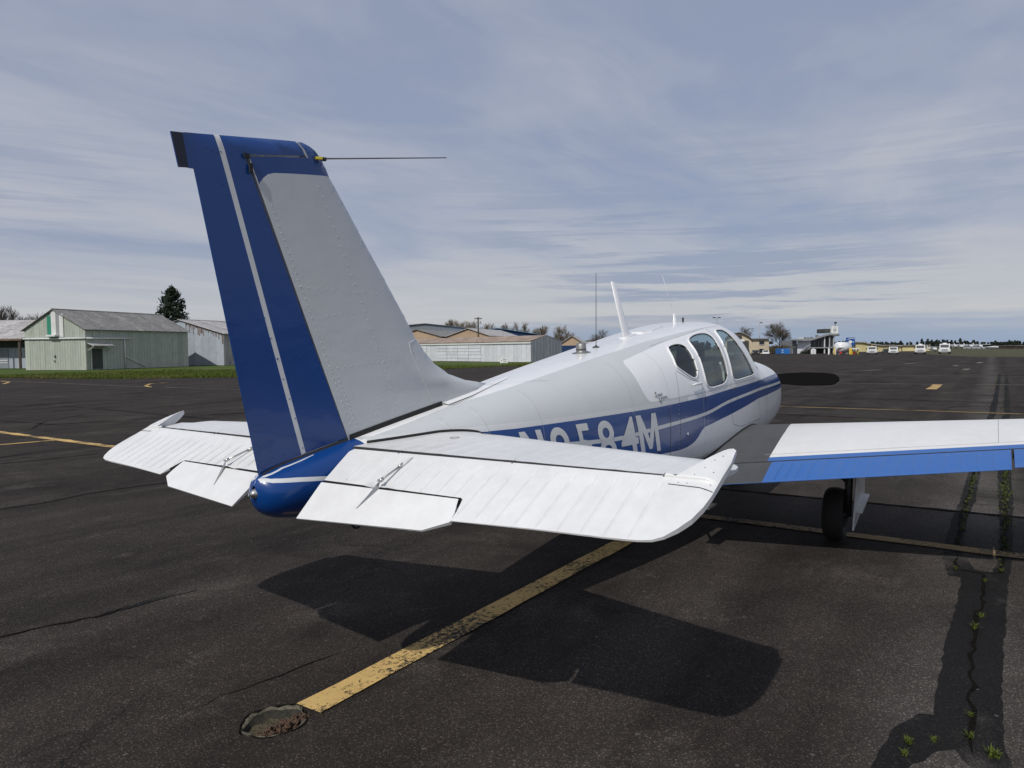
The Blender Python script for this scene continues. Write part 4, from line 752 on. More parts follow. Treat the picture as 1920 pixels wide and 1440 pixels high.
# ---- wing
wLE = lambda y: (5.30-.05*(y-.57), .800+.085*(y-.57)); wTE = lambda y: (3.31+.138*(y-.57), .56+.13*(y-.57))
def wz(x, y, s):
    xl, zl = wLE(y); xt, zt = wTE(y); c = xl-xt; f = min(1., max(0., (xl-x)/c)); tk = .105-.008*(y-.5)
    yt = 5*tk*(.2969*math.sqrt(f)-.126*f-.3516*f*f+.2843*f**3-.1036*f**4); cb = .012*4*f*(1-f)
    return zl+(zt-zl)*f+(s*yt+cb)*c
flx = lambda y: wTE(y)[0]+.40-.012*y
def wing(s):
    Y = lambda y: s*y
    tip = [(wLE(4.75)[0], 4.75), (wLE(4.9)[0]-.08, 4.9), (5.0-.12, 4.97), (4.6, 5.0), (flx(4.97), 4.97)]
    ol = [(flx(.47), .47), (wLE(.47)[0], .47), (wLE(2)[0], 2.), (wLE(3.5)[0], 3.5)]+tip+[(flx(2.7), 2.7)]
    edge = lambda y: math.sqrt(min(1., max(0., 5.0-y)/.12))
    mid = lambda x, y: (wz(x, y, 1)+wz(x, y, -1))/2
    top = lambda x, y: (x, Y(y), mid(x, y)+(wz(x, y, 1)-mid(x, y))*edge(y)); bot = lambda x, y: (x, Y(y), mid(x, y)+(wz(x, y, -1)-mid(x, y))*edge(y))
    gx = np.concatenate([np.arange(3.6, 4.9, .09), np.arange(4.9, 5.36, .03)])
    walk = [(6, .3), (6, .905), (5.25, .915), (5.0, .955), (4.6, 1.0), (4.2, 1.03), (3.5, 1.07), (3., 1.1), (3., .3)]
    rg = [([(flx(y)-.05, y) for y in (.3, 5.2)]+[(flx(y)+.085, y) for y in (5.2, .3)], 1)]
    if s < 0: rg.append((walk, 2))
    wg = slab('wing', top, bot, ol, ['wing_white', 'flap_blue', 'walk_grey', 'wing_white', 'seam_and_gap_shade'], AP, rg, .10, wmat=lambda x, y: 4 if x < flx(y)+.03 else 0, gx=gx, gy=np.arange(.5, 5, .12), bmat=3)  # rear wall painted dark so the flap gap reads as shaded
    def flap(name, y0, y1, drop, mats, reg, rib):
        hz = lambda y: (wz(flx(y), y, 1)+wz(flx(y), y, -1))/2
        def pt(x, y, q):
            h = (wz(x, y, 1)-wz(x, y, -1))/2*.92+.0015; m_ = mid(x, y); d = flx(y)-x
            return (x, Y(y), m_+q*h-d*drop+(ribs(y, rib, .0060*min(1, max(0, d-.03)*25)*min(1, max(0, x-wTE(y)[0]-.02)*30), .009) if q > 0 else 0))
        gy = sorted([r+o for r in rib for o in (-.03, -.015, -.007, 0, .007, .015, .03) if y0 < r+o < y1])
        return slab(name, lambda x, y: pt(x, y, 1), lambda x, y: pt(x, y, -1), [(wTE(y0)[0], y0), (flx(y0)-.016, y0), (flx(y1)-.016, y1), (wTE(y1)[0], y1)], mats+['seam_and_gap_shade'], wg, reg, .09, wmat=lambda x, y: len(mats) if x > wTE(y)[0]+.03 else 0, gy=gy, gx=np.arange(3.3, 4.4, .05))  # front and end walls carry painted shade for the gaps around them
    rib = [1.20, 1.27, 1.34, 1.42, 1.51]+[1.62+.094*i for i in range(12)]
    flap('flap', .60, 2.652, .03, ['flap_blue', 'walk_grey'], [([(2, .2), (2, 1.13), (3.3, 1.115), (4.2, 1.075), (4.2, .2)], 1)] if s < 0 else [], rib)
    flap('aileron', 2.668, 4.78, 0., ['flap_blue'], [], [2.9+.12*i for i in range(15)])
    for y in (2.58,):
        mb = MB(); mb.tube([np.array(top(x, y))+(0, 0, .0008) for x in np.arange(flx(y)+.15, wLE(y)[0]-.02, .08)], .0018, 4); mb.build('panel_seam', 'seam_soft', wg)
    mb = MB(); mb.tube([np.array(top(flx(y)+.15, y))+(0, 0, .0008) for y in np.arange(1.0, 4.8, .2)], .0016, 4); mb.build('panel_seam', 'seam_soft', wg)
    # rubber strip where the wing meets the fuselage
    P = []
    for x in np.linspace(5.28, 3.75, 24):
        y = .57
        for _ in range(6): z = wz(x, y, 1); y = max(ywid(x, z), .3)
        P.append((x, s*(y+.004), z+.004))
    mb = MB(); mb.tube(P, .009, 6); mb.build('root_seal', 'black_rubber', wg, True)
    return wg
WR = wing(-1); WL = wing(1)
# ---- nose
pr = MB(); pr.lathe([(.0, .36), (.045, .345), (.085, .28), (.12, .18), (.145, .05), (.15, 0), (.15, -.04)], (6.84, 0, 1.245), (1, 0, .06), 24); PROP = pr.build('propeller', 'white_paint', AP, True); PROP['label'] = 'spinner with two black blades'
def prop_blade(s):
    vs = []; n = 14; RR = np.concatenate([np.linspace(.13, .95, 15), [1.0, 1.035, 1.055, 1.065]])
    for r in RR:
        f = (r-.13)/.935; ch_ = float(np.interp(f, [0, .12, .35, .6, .85, .93, .97, 1], [.055, .085, .125, .135, .118, .10, .072, .03])); tw = R(float(np.interp(f, [0, 1], [50, 20]))); th = float(np.interp(f, [0, .2, 1], [.035, .018, .005]))
        for k in range(n):
            a = 2*math.pi*k/n; u_, v_ = math.cos(a)*ch_/2*1.35, math.sin(a)*th/2
            vs.append((6.90+u_*math.sin(tw)+v_*math.cos(tw), s*-r, 1.247+s*0+u_*math.cos(tw)*(1)-v_*math.sin(tw)))
    fs = [(i*n+k, i*n+(k+1) % n, (i+1)*n+(k+1) % n, (i+1)*n+k) for i in range(len(RR)-1) for k in range(n)]+[tuple(range((len(RR)-1)*n, len(RR)*n))]
    return mesh('blade', vs, fs, 'prop_black', PROP, True)
prop_blade(1); prop_blade(-1)
mb = MB(); mb.lathe([(0, 0), (.30, 0), (.33, -.02)], (6.80, 0, 1.06), (1, 0, 0), 28); mb.build('cowl_inlet', 'panel_dark', COWL)
mb = MB(); mb.tube([(5.75, -.30, .66), (5.70, -.31, .54), (5.62, -.32, .50)], .03, 10); mb.build('exhaust_pipe', 'dark_metal', AP, True)
# ---- landing gear
def wheel(x, y, r, wd, nm, par, top_, fork=False):
    g = MB(); g.tube([(x, y, r), (x+.02, y+(.0), top_)], [.028, .038], 12); leg = None
    if not fork:
        g = MB(); yi = y-math.copysign(.0, y); yo = y-.10*math.copysign(1, -y)   # leg outboard of the wheel
        g.tube([(x, yo, r-.01), (x, yo, r+.20), (x+.01, yo, top_)], [.026, .030, .042], 12); g.tube([(x, yo, r), (x, y, r)], .022, 10)
        g.tube([(x+.05, yo, r+.02), (x+.10, yo, r+.13), (x+.03, yo, r+.28)], .013, 8); g.tube([(x-.01, yo-math.copysign(.01, y), r+.28), (x-.02, y-math.copysign(.26, y), top_+.02)], [.016, .016], 8)
    else:
        g.tube([(x, -.09, r), (x, -.09, r+.24), (x, 0, r+.30), (x, .09, r+.24), (x, .09, r)], .018, 8); g.tube([(x, 0, r+.28), (x+.03, 0, top_)], [.03, .036], 12)
    leg = g.build(nm, 'dark_metal', par, True)
    t = MB(); t.lathe([(r*.52, wd*.40), (r*.62, wd*.5), (r*.86, wd*.5), (r*.965, wd*.36), (r, wd*.14), (r, -wd*.14), (r*.965, -wd*.36), (r*.86, -wd*.5), (r*.62, -wd*.5), (r*.52, -wd*.40)], (x, y, r), (0, 1, 0), 36); t.build('tire', 'tyre_rubber', leg, True)
    t = MB(); t.lathe([(0, .03), (.03, .035), (.05, .03), (r*.50, .02), (r*.54, wd*.42), (r*.56, wd*.40), (r*.56, -wd*.40), (r*.54, -wd*.42), (r*.5, -.02), (.05, -.03), (0, -.035)], (x, y, r), (0, 1, 0), 28); t.build('rim', 'metal', leg, True)
    return leg
for s in (-1, 1):
    y = s*1.455; lg = wheel(4.41, y, .222, .155, 'landing_gear', AP, wz(4.41, 1.55, -1)+.02)
    yd = s*1.60; d = MB(); f_ = lambda a, b, t: (a, yd+s*(.02*math.sin((b-.1)*4)+t), b)
    d.prism([(4.30, .12), (4.60, .20), (4.78, .28), (4.80, .60), (4.78, wz(4.6, 1.6, -1)-.02), (4.40, wz(4.4, 1.6, -1)-.02), (4.34, .5)], f_, 0, .012); d.build('gear_door', 'white_paint', lg)
    d = MB(); d.prism([(4.42, .245), (4.78, .325), (4.78, .345), (4.42, .27)], f_, -.004, .05); d.build('door_stiffener', 'white_paint', lg)
wheel(6.45, 0, .18, .13, 'nose_gear', AP, .70, True)
mb = MB(); mb.box((3.36, -.72, .372), (3.56, -.60, .386)); stp = mb.build('boarding_step', 'metal', AP); mb = MB(); mb.tube([(3.46, -.62, .378), (3.50, -.50, .62), (3.52, -.46, .70)], .013, 8); mb.build('step_arm', 'dark_metal', stp, True)
# ------------------------------------------------------------------ the far side of the airfield
F2 = np.array((math.cos(YAW), math.sin(YAW))); R2 = np.array((math.sin(YAW), -math.cos(YAW)))
vh = lambda u: 653.5-(u-960)*.01024
def spot(u, dep): p = CAM[:2]+F2*dep+R2*(u-960)/F_PX*dep; return float(p[0]), float(p[1])
def hz_(u, v, dep): return CAM[2]+(vh(u)-v)/F_PX*dep
def ld(deg): a = R(deg); v = R2*math.cos(a)+F2*math.sin(a); return np.array((v[0], v[1]))   # direction: 0 = to the right, 90 = away
def tinted(name, col, rough=.7, amt=.10, scale=1.5, streak=None, rnd=.18, bump=.15, metal=0.):
    """weathered sheet material whose tone differs a little from panel to panel"""
    m, t, b, o = base_mat(name); tc = t.a('ShaderNodeTexCoord'); v = tc.outputs['Object']; oi = t.a('ShaderNodeObjectInfo')
    n = t.noise(v, scale, 6, .65); st = t.noise(t.scalev(v, (1.6, 1.6, .14)), 2.2, 6, .7)
    c = t.mix(t.ramp(n, (.3, 0.), (.7, 1.)), tuple(k*(1-amt) for k in col)+(1,), tuple(k*(1+amt) for k in col)+(1,))
    k = t.m('ADD', 1-rnd/2, t.m('MULTIPLY', oi.outputs['Random'], rnd)); mm = t.a('ShaderNodeMix', data_type='RGBA', blend_type='MULTIPLY', i={0: 1.}); t.l.new(c, mm.inputs[6]); t.l.new(k, mm.inputs[7]); c = mm.outputs[2]
    if streak:
        sc, th, am = streak; c = t.mix(t.m('MULTIPLY', t.ramp(st, (th, 0.), (th+.14, 1.)), am), c, sc+(1,))
    t.l.new(c, b.inputs['Base Color']); b.inputs['Roughness'].default_value = rough; b.inputs['Metallic'].default_value = metal; b.inputs['Specular IOR Level'].default_value = .25
    return m
tinted('green_siding', (.375, .405, .355), streak=((.45, .46, .40), .50, .6)); tinted('roof_metal', (.235, .232, .222), .6, .2, 1.1, ((.13, .12, .105), .48, .75), .35); tinted('rust_roof', (.30, .245, .20), .8, .3, .9, ((.20, .085, .04), .50, .7), .2); tinted('blue_siding', (.36, .40, .45), streak=((.25, .28, .31), .55, .4)); tinted('white_siding', (.60, .62, .66), streak=((.46, .47, .48), .55, .5)); tinted('grey_siding', (.22, .245, .275), streak=((.16, .17, .18), .5, .5)); tinted('pale_roof', (.42, .42, .42), .6, .2, .8, ((.26, .22, .19), .46, .8), .3)
tinted('tan_wall', (.42, .31, .215)); tinted('cream_wall', (.55, .47, .34)); tinted('blue_roof', (.13, .24, .37), .5); tinted('dark_blue', (.012, .035, .10)); tinted('yellow_wall', (.58, .50, .27)); tinted('rust_streak', (.155, .105, .08), .85, .4, 3.)
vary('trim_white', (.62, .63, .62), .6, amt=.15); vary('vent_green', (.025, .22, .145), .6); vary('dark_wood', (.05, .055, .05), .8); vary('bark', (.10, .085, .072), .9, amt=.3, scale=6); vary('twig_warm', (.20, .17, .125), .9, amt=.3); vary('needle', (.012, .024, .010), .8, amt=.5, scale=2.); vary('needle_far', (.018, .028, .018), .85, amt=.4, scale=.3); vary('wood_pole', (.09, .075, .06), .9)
vary('truck_white', (.72, .73, .74), .35, coat=.4); vary('car_dark', (.018, .019, .022), .3, coat=.6); vary('sign_white', (.75, .76, .74), .6); vary('sign_blue', (.015, .09, .33), .5); vary('container_blue', (.02, .15, .45), .5); vary('safety_yellow', (.62, .44, .05), .6); vary('hazard_red', (.45, .03, .02), .6); vary('steel', (.32, .33, .34), .5, .3); vary('brown_shrub', (.075, .055, .022), .9, amt=.5, scale=2.)
vary('grey_fascia', (.25, .26, .27), .6)

class Frame:
    """local axes of a building: a along 'ga' (degrees), b along 'gb', origin o"""
    def __init__(s, o, ga, gb): s.o = np.array(o, float); s.A = ld(ga); s.B = ld(gb)
    def __call__(s, a, b, z): p = s.o+s.A*a+s.B*b; return (p[0], p[1], z)
def slab_box(mb, fr, a0, a1, b0, b1, z0, z1): 
    vs = [fr(a, b, z) for z in (z0, z1) for a, b in ((a0, b0), (a1, b0), (a1, b1), (a0, b1))]
    return mb.add(vs, [(0, 3, 2, 1), (4, 5, 6, 7), (0, 1, 5, 4), (1, 2, 6, 5), (2, 3, 7, 6), (3, 0, 4, 7)])
def panel_wall(par, fr, axis, length, zt, mat, n, t=.03, name='siding_panel', z0=0., rib=True, off=0.):
    """upright sheets along one wall; zt(s) = height at distance s"""
    w_ = length/n
    for i in range(n):
        s0, s1 = i*w_+.012, (i+1)*w_-.012; d = t*(.6+.5*rng.random())+off; mb = MB()
        def q(s, o, z): return fr(s, -o, z) if axis == 'a' else fr(-o, s, z)
        za, zb_ = zt(s0)-.01, zt(s1)-.01
        vs = [q(s0, 0, z0), q(s1, 0, z0), q(s1, 0, zb_), q(s0, 0, za), q(s0, d, z0), q(s1, d, z0), q(s1, d, zb_), q(s0, d, za)]
        mb.add(vs, [(4, 5, 6, 7), (0, 3, 2, 1), (0, 1, 5, 4), (1, 2, 6, 5), (2, 3, 7, 6), (3, 0, 4, 7)])
        if rib:
            sm = (s0+s1)/2; zm_ = zt(sm)-.02; mb.add([q(sm-.05, d, z0), q(sm+.05, d, z0), q(sm, d+.03, z0), q(sm-.05, d, zm_), q(sm+.05, d, zm_), q(sm, d+.03, zm_)], [(0, 2, 5, 3), (2, 1, 4, 5)])
        mb.build(name, mat, par)
def gable_core(fr, L, W, eave, ridge, name, mat, par):
    """solid body: gable ends at a=0 and a=L, width W along b"""
    mb = MB(); pr_ = [(0, 0), (W, 0), (W, eave), (W/2, ridge), (0, eave)]; mb.prism(pr_, lambda b, z, t: fr(t, b, z), .0, L); return mb.build(name, mat, par)
def roof_panels(par, fr, L, W, eave, ridge, mat, n, over=.25, near=True, th=.05):
    for side in ((0, 1) if near else (1,)):
        for i in range(n if side == 0 else 1):
            a0, a1 = (i*(L+2*over)/n-over+.01, (i+1)*(L+2*over)/n-over-.01) if side == 0 else (-over, L+over)
            sl_ = (ridge-eave)/(W/2); bo = -over; zo = eave-sl_*over; z_ = .012*rng.random(); mb = MB()
            f_ = (lambda b: b) if side == 0 else (lambda b: W-b)
            vs = [fr(a0, f_(bo), zo+.02+z_), fr(a1, f_(bo), zo+.02+z_), fr(a1, f_(W/2), ridge+.02+z_), fr(a0, f_(W/2), ridge+.02+z_)]; vs += [(x, y, z+th) for x, y, z in vs]
            mb.add(vs, [(0, 3, 2, 1), (4, 5, 6, 7), (0, 1, 5, 4), (1, 2, 6, 5), (2, 3, 7, 6), (3, 0, 4, 7)]); mb.build('roof_panel', mat, par)
    mb = MB(); mb.tube([fr(-over, W/2, ridge+.08), fr(L+over, W/2, ridge+.08)], .08, 6); mb.build('ridge_cap', mat, par)

# green hangar: corner nearest the camera, a = along the long side, b = along the gable
D = 68.4; o = spot(163, D); fr = Frame(o, 72, 162); L, W = 13.2, 7.8; EV, RG = 3.93, 5.83
gh = thing('hangar', (o[0], o[1], 0), 'pale green corrugated metal hangar with a striped gable vent at left', 'hangar')
gable_core(fr, L, W, EV-.03, RG-.03, 'frame', 'dark_wood', gh)
gz = lambda s: EV+(RG-EV)*(1-abs(s-W/2)/(W/2))
panel_wall(gh, fr, 'a', L, lambda s: EV, 'green_siding', 17); panel_wall(gh, fr, 'b', W, lambda s: 2.98, 'green_siding', 12)
panel_wall(gh, fr, 'b', W, gz, 'green_siding', 12, z0=3.12, name='gable_panel'); roof_panels(gh, fr, L, W, EV, RG, 'roof_metal', 17)
mb = MB(); mb.tube([fr(-.12, W+.1, 3.07), fr(-.12, -.1, 3.03)], .085, 8); mb.tube([fr(.0, -.14, 3.03), fr(5.1, -.14, 3.06)], .085, 8); mb.build('door_track', 'trim_white', gh, True)
mb = MB(); mb.tube([fr(4.4, -.14, 0), fr(4.4, -.14, 3.05)], .055, 8); mb.tube([fr(4.45, -.14, 1.25), fr(7.0, -.14, .15)], .04, 6); mb.build('track_post', 'trim_white', gh, True)
for b0, b1, z0, z1, mt in ((W/2+.05+.75, W/2+.75-.45, 3.2, 5.25, 'vent_green'), (W/2+.28, W/2-.32, 3.35, 5.75, 'trim_white'), (W/2-.33, W/2-.72, 3.2, 5.6, 'steel'), (W/2-.75, W/2-1.25, 3.2, 5.42, 'trim_white')):
    mb = MB(); slab_box(mb, fr, -.10, -.03, min(b0, b1), max(b0, b1), z0, z1); mb.build('gable_strip', mt, gh)
mb = MB(); slab_box(mb, fr, -.55, -.05, W/2-.7, W/2+.5, 3.25, 3.42); mb.build('gable_hood', 'trim_white', gh)
mb = MB(); slab_box(mb, fr, .55, 1.75, -.09, -.045, .1, 2.05); dr = mb.build('door', 'dark_wood', gh); mb = MB(); slab_box(mb, fr, .45, .55, -.12, -.03, 0, 2.15); slab_box(mb, fr, 1.75, 1.85, -.12, -.03, 0, 2.15); slab_box(mb, fr, .55, 1.75, -.12, -.03, 2.05, 2.15); mb.build('door_frame', 'green_siding', dr)
mb = MB(); mb.add([fr(.1, -.04, 2.55), fr(2.5, -.04, 2.55), fr(2.5, -.85, 2.28), fr(.1, -.85, 2.28), fr(.1, -.04, 2.61), fr(2.5, -.04, 2.61), fr(2.5, -.85, 2.34), fr(.1, -.85, 2.34)], [(0, 3, 2, 1), (4, 5, 6, 7), (0, 1, 5, 4), (1, 2, 6, 5), (2, 3, 7, 6), (3, 0, 4, 7)]); mb.build('awning', 'pale_roof', gh)
mb = MB(); mb.tube([fr(.2, -.05, 1.85), fr(.2, -.8, 2.28)], .05, 4); mb.tube([fr(2.4, -.05, 1.85), fr(2.4, -.8, 2.28)], .05, 4); mb.build('awning_bracket', 'trim_white', gh)
mb = MB(); slab_box(mb, fr, -.14, -.09, W/2-.12, W/2-.0, 1.2, 1.45); slab_box(mb, fr, -.14, -.09, W/2-.05, W/2+.05, .8, .95); mb.build('door_latch', 'dark_wood', gh)
# blue-grey hangar behind it
D = 85; o = spot(421, D); fr = Frame(o, 72, 162); L, W, EV, RG = 13, 12.7, 3.75, 5.48
bh = thing('hangar', (o[0], o[1], 0), 'blue-grey metal hangar with rust stains under its eaves, behind the aeroplane rudder', 'hangar')
gable_core(fr, L, W, EV-.03, RG-.03, 'frame', 'blue_siding', bh); gz = lambda s: EV+(RG-EV)*(1-abs(s-W/2)/(W/2))
panel_wall(bh, fr, 'b', W, gz, 'blue_siding', 12, rib=False, t=.02); panel_wall(bh, fr, 'a', L, lambda s: EV, 'pale_roof', 16); roof_panels(bh, fr, L, W, EV, RG, 'pale_roof', 12)
for i in range(30):                                         # rust runs below the barge
    b0 = i*.185+.03; dr = .15+1.0*rng.random()**2.2; mb = MB(); slab_box(mb, fr, -.034, -.030, b0, b0+.06+.11*rng.random(), gz(b0)-.06-dr, gz(b0)-.05); mb.build('rust_run', 'rust_streak', bh)
# grey shed at the far left
D = 79; o = spot(58, D); fr = Frame(o, 72, 176); Ls = 26
sh = thing('shed', (o[0], o[1], 0), 'grey open-fronted shed with a bleached metal roof at the left edge', 'shed')
e0, r0 = hz_(30, 636, D), hz_(30, 601, D+5)
for i in range(13):
    mb = MB(); b0, b1 = i*2.0-.3, i*2.0+1.68; vs = [fr(-1.2, b0, e0), fr(-1.2, b1, e0), fr(5.5, b1, r0), fr(5.5, b0, r0)]; vs += [(x, y, z+.06+.012*rng.random()) for x, y, z in vs]; mb.add(vs, [(0, 3, 2, 1), (4, 5, 6, 7), (0, 1, 5, 4), (1, 2, 6, 5), (2, 3, 7, 6), (3, 0, 4, 7)]); mb.build('roof_panel', 'pale_roof', sh)
for i in range(11): mb = MB(); slab_box(mb, fr, .60, .66, i*2.3, i*2.3+2.27, 0, e0-.95); mb.build('siding_panel', 'blue_siding', sh)
mb = MB(); slab_box(mb, fr, .7, 5.4, -.05, Ls, 0, e0); mb.build('shade_block', 'dark_wood', sh); mb = MB(); slab_box(mb, fr, -1.25, -1.15, -.3, Ls, e0-.18, e0); mb.build('fascia', 'rust_streak', sh)  # solid dark block; its bare top stands in for the opening's shade
for b0 in (.15, 2.85, 5.2, 9, 13): mb = MB(); mb.tube([fr(-1.0, b0, 0), fr(-1.0, b0, e0)], .09 if b0 > 1 else .14, 6); mb.build('post', 'trim_white' if b0 > 1 else 'wood_pole', sh)
mb = MB(); slab_box(mb, fr, .54, .60, 3.1, 4.3, 0, 2.2); dr = mb.build('door', 'grey_siding', sh); mb = MB(); slab_box(mb, fr, .52, .54, 3.2, 4.2, .85, .95); slab_box(mb, fr, .52, .54, 3.2, 4.2, .6, .68); mb.build('door_rail', 'trim_white', dr)
mb = MB(); slab_box(mb, fr, .5, .6, 1.55, 2.1, 1.35, 1.75); mb.build('notice', 'steel', sh)
# long white T-hangar beyond the fuselage
o = spot(996, 85); fr = Frame(o, 41, 131.3); L, W = 5.2, 30; EV, RG = 2.45, 3.15
th_ = thing('hangar', (o[0], o[1], 0), 'long low white hangar with sliding doors and a rusty tan roof', 'hangar')
mb = MB(); mb.prism([(0, 0), (L, 0), (L, EV), (L/2, RG), (0, EV)], lambda a, z, t: fr(a, t, z), 0, W); mb.build('frame', 'grey_siding', th_)
panel_wall(th_, fr, 'a', L, lambda s: EV+(RG-EV)*(1-abs(s-L/2)/(L/2)), 'grey_siding', 10)
b = 0.
for wd, kind in ((9.4, 'w'), (2.6, 'h'), (2.4, 'h'), (2.4, 'h'), (2.2, 'h'), (2.6, 'w'), (2.6, 'h'), (2.6, 'w'), (3.0, 'w')):
    if kind == 'w': 
        q = Frame(np.array(fr(0, b, 0)[:2]), 41, 131.3); panel_wall(th_, q, 'b', wd, lambda s: EV-.28, 'white_siding', max(2, int(wd/.78)), t=.02, rib=False)
    else:
        for k in range(5): mb = MB(); slab_box(mb, fr, -.05-.02*rng.random(), 0, b+.04, b+wd-.04, .02+k*(EV-.32)/5, (k+1)*(EV-.32)/5-.02); mb.build('door_board', 'white_siding', th_)
    b += wd
mb = MB(); slab_box(mb, fr, -.14, -.02, -.05, W, EV-.24, EV+.0); mb.build('fascia', 'trim_white', th_)
for i in range(15):
    for s in (0, 1):
        b0, b1 = i*2.+.01, i*2.+1.99; mb = MB(); f_ = (lambda a: a) if s == 0 else (lambda a: L-a); vs = [fr(f_(-.2), b0, EV+.01), fr(f_(-.2), b1, EV+.01), fr(L/2, b1, RG+.02), fr(L/2, b0, RG+.02)]; k = .05+.015*rng.random(); vs += [(x, y, z+k) for x, y, z in vs]; mb.add(vs, [(0, 3, 2, 1), (4, 5, 6, 7), (0, 1, 5, 4), (1, 2, 6, 5), (2, 3, 7, 6), (3, 0, 4, 7)]); mb.build('roof_panel', 'rust_roof' if s == 0 else 'roof_metal', th_)
x, y = spot(945, 76); sg = thing('ground_sign', (x, y, 0), 'small white sign board standing on the grass before the long white hangar', 'sign')
sf = Frame((x, y), 0, 90); mb = MB(); slab_box(mb, sf, -.40, .40, -.03, .03, .12, .58); mb.build('board', 'sign_white', sg); mb = MB(); slab_box(mb, sf, -.36, -.31, -.02, .02, -.03, .12); slab_box(mb, sf, .31, .36, -.02, .02, -.03, .12); mb.build('leg', 'steel', sg)
mb = MB(); slab_box(mb, sf, -.28, -.20, -.036, -.031, .32, .42)
for k in range(3): slab_box(mb, sf, -.08+k*.14, -.0+k*.14, -.036, -.031, .40, .50)
slab_box(mb, sf, -.05, .3, -.036, -.031, .22, .27); mb.build('lettering', 'car_dark', sg)
# hangars in the second row
def barn(u, dep, ga, W, L, ev, rg, wall, roof, label, name='hangar', front=None):
    o = spot(u, dep); fr = Frame(o, ga, ga+90); e = thing(name, (o[0], o[1], 0), label, 'hangar')
    gable_core(fr, L, W, ev, rg, 'wall', wall, e)
    for s in (0, 1):
        f_ = (lambda b: b) if s == 0 else (lambda b: W-b); sl_ = (rg-ev)/(W/2); mb = MB(); vs = [fr(-.3, f_(-.35), ev-.35*sl_+.04), fr(L+.3, f_(-.35), ev-.35*sl_+.04), fr(L+.3, f_(W/2), rg+.04), fr(-.3, f_(W/2), rg+.04)]; vs += [(x, y, z+.10) for x, y, z in vs]; mb.add(vs, [(0, 3, 2, 1), (4, 5, 6, 7), (0, 1, 5, 4), (1, 2, 6, 5), (2, 3, 7, 6), (3, 0, 4, 7)]); mb.build('roof_slope', roof, e)
    if front: mb = MB(); slab_box(mb, fr, -.08, 0, W*.06, W*.94, 0, ev*.93); mb.build('hangar_door', front, e)
    return fr, e
d = 128
barn(919, d, 72, 8.2, 18, hz_(919, 630, d), hz_(873, 616.5, d), 'tan_wall', 'pale_roof', 'tan gabled hangar with a pale roof behind the rusty-roofed one, next to the utility pole')
barn(828, d+2, 72, 9.5, 18, hz_(828, 631, d), hz_(783, 618, d), 'tan_wall', 'roof_metal', 'tan gabled hangar seen just right of the fin')
barn(960, d+34, 110, 40, 14, hz_(900, 616, d+34)-1., hz_(860, 609, d+34), 'grey_siding', 'roof_metal', 'wide grey-roofed hangar farthest back right of the fin')
barn(1012, d+22, 100, 18, 14, hz_(1012, 628, d+22), hz_(960, 616.5, d+22), 'dark_blue', 'blue_roof', 'hangar with a blue roof behind the long white hangar')
barn(1098, d-4, 80, 4.6, 12, hz_(1098, 646, d-4), hz_(1079, 630.5, d-4), 'tan_wall', 'pale_roof', 'small hangar with tan gable and dark blue doors above the beacon', front='dark_blue')
barn(1150, d+40, 90, 9, 10, hz_(1120, 641, d+40), hz_(1120, 637, d+40), 'white_siding', 'pale_roof', 'small white shed partly hidden by the cabin roof')

# ---- right-hand cluster
def block(mb, u0, u1, dep, thick, v0, v1, z0=None):
    """upright box between two picture columns at one depth"""
    a, b = np.array(spot(u0, dep)), np.array(spot(u1, dep)); n = F2*thick; zb = hz_((u0+u1)/2, v1, dep) if z0 is None else z0; zt = hz_((u0+u1)/2, v0, dep)
    vs = [(*p, z) for z in (zb, zt) for p in (a, b, b+n, a+n)]; return mb.add(vs, [(0, 3, 2, 1), (4, 5, 6, 7), (0, 1, 5, 4), (1, 2, 6, 5), (2, 3, 7, 6), (3, 0, 4, 7)])
def gpt(u, dep): x, y = spot(u, dep); return (x, y, 0)
d = 150
e = thing('hangar', gpt(1390, d), 'tan arched hangar with dark doors half hidden by the windscreen', 'hangar')
arc = [(1360, 664), (1410, 664), (1410, 636), (1403, 630), (1394, 625.5), (1386, 624), (1376, 626), (1364, 631), (1360, 634)]
mb = MB(); mb.prism(arc, lambda u, v, t: (*spot(u, d+t), max(0, hz_(u, v, d)) if v < 660 else 0.), 0, 18); mb.build('wall', 'cream_wall', e)
mb = MB(); mb.prism([(1359, 634.5), (1364, 629.5), (1376, 624.5), (1386, 622.6), (1394, 624), (1403, 628.5), (1411, 635.5), (1411, 637), (1403, 630), (1394, 625.5), (1386, 624), (1376, 626), (1364, 631), (1359, 636)], lambda u, v, t: (*spot(u, d+t), hz_(u, v, d)), -.6, 18.3); mb.build('roof', 'grey_fascia', e)
mb = MB(); block(mb, 1364, 1404, d-.25, .2, 639, 664, 0.); dr = mb.build('hangar_door', 'dark_wood', e); mb = MB(); block(mb, 1380, 1396, d-.32, .06, 636.5, 640.5); mb.build('door_window', 'sign_white', dr)
mb = MB(); block(mb, 1383, 1391, d-.3, .06, 630, 634); mb.build('vent', 'dark_wood', e)
e = thing('office', gpt(1430, d), 'cream flat-roofed building with one dark upper window beside the bare tree', 'building')
mb = MB(); block(mb, 1410, 1442, d, 10, 636, 664, 0.); mb.build('wall', 'cream_wall', e); mb = MB(); block(mb, 1408.5, 1446, d-.5, 11, 634, 636); mb.build('roof', 'grey_fascia', e); mb = MB(); block(mb, 1424, 1433, d-.1, .08, 639.5, 646); w_ = mb.build('window', 'window_dark', e); mb = MB(); block(mb, 1423.6, 1433.4, d-.14, .05, 646, 646.6); mb.build('sill', 'trim_white', w_)
mb = MB(); block(mb, 1424, 1432, d-.1, .08, 654, 661); mb.build('window', 'window_dark', e); mb = MB(); block(mb, 1442.2, 1450, d+.5, 9, 640, 655, 2.); block(mb, 1449, 1450, d+.4, .2, 655, 664, 0.); mb.build('side_porch', 'dark_wood', e)
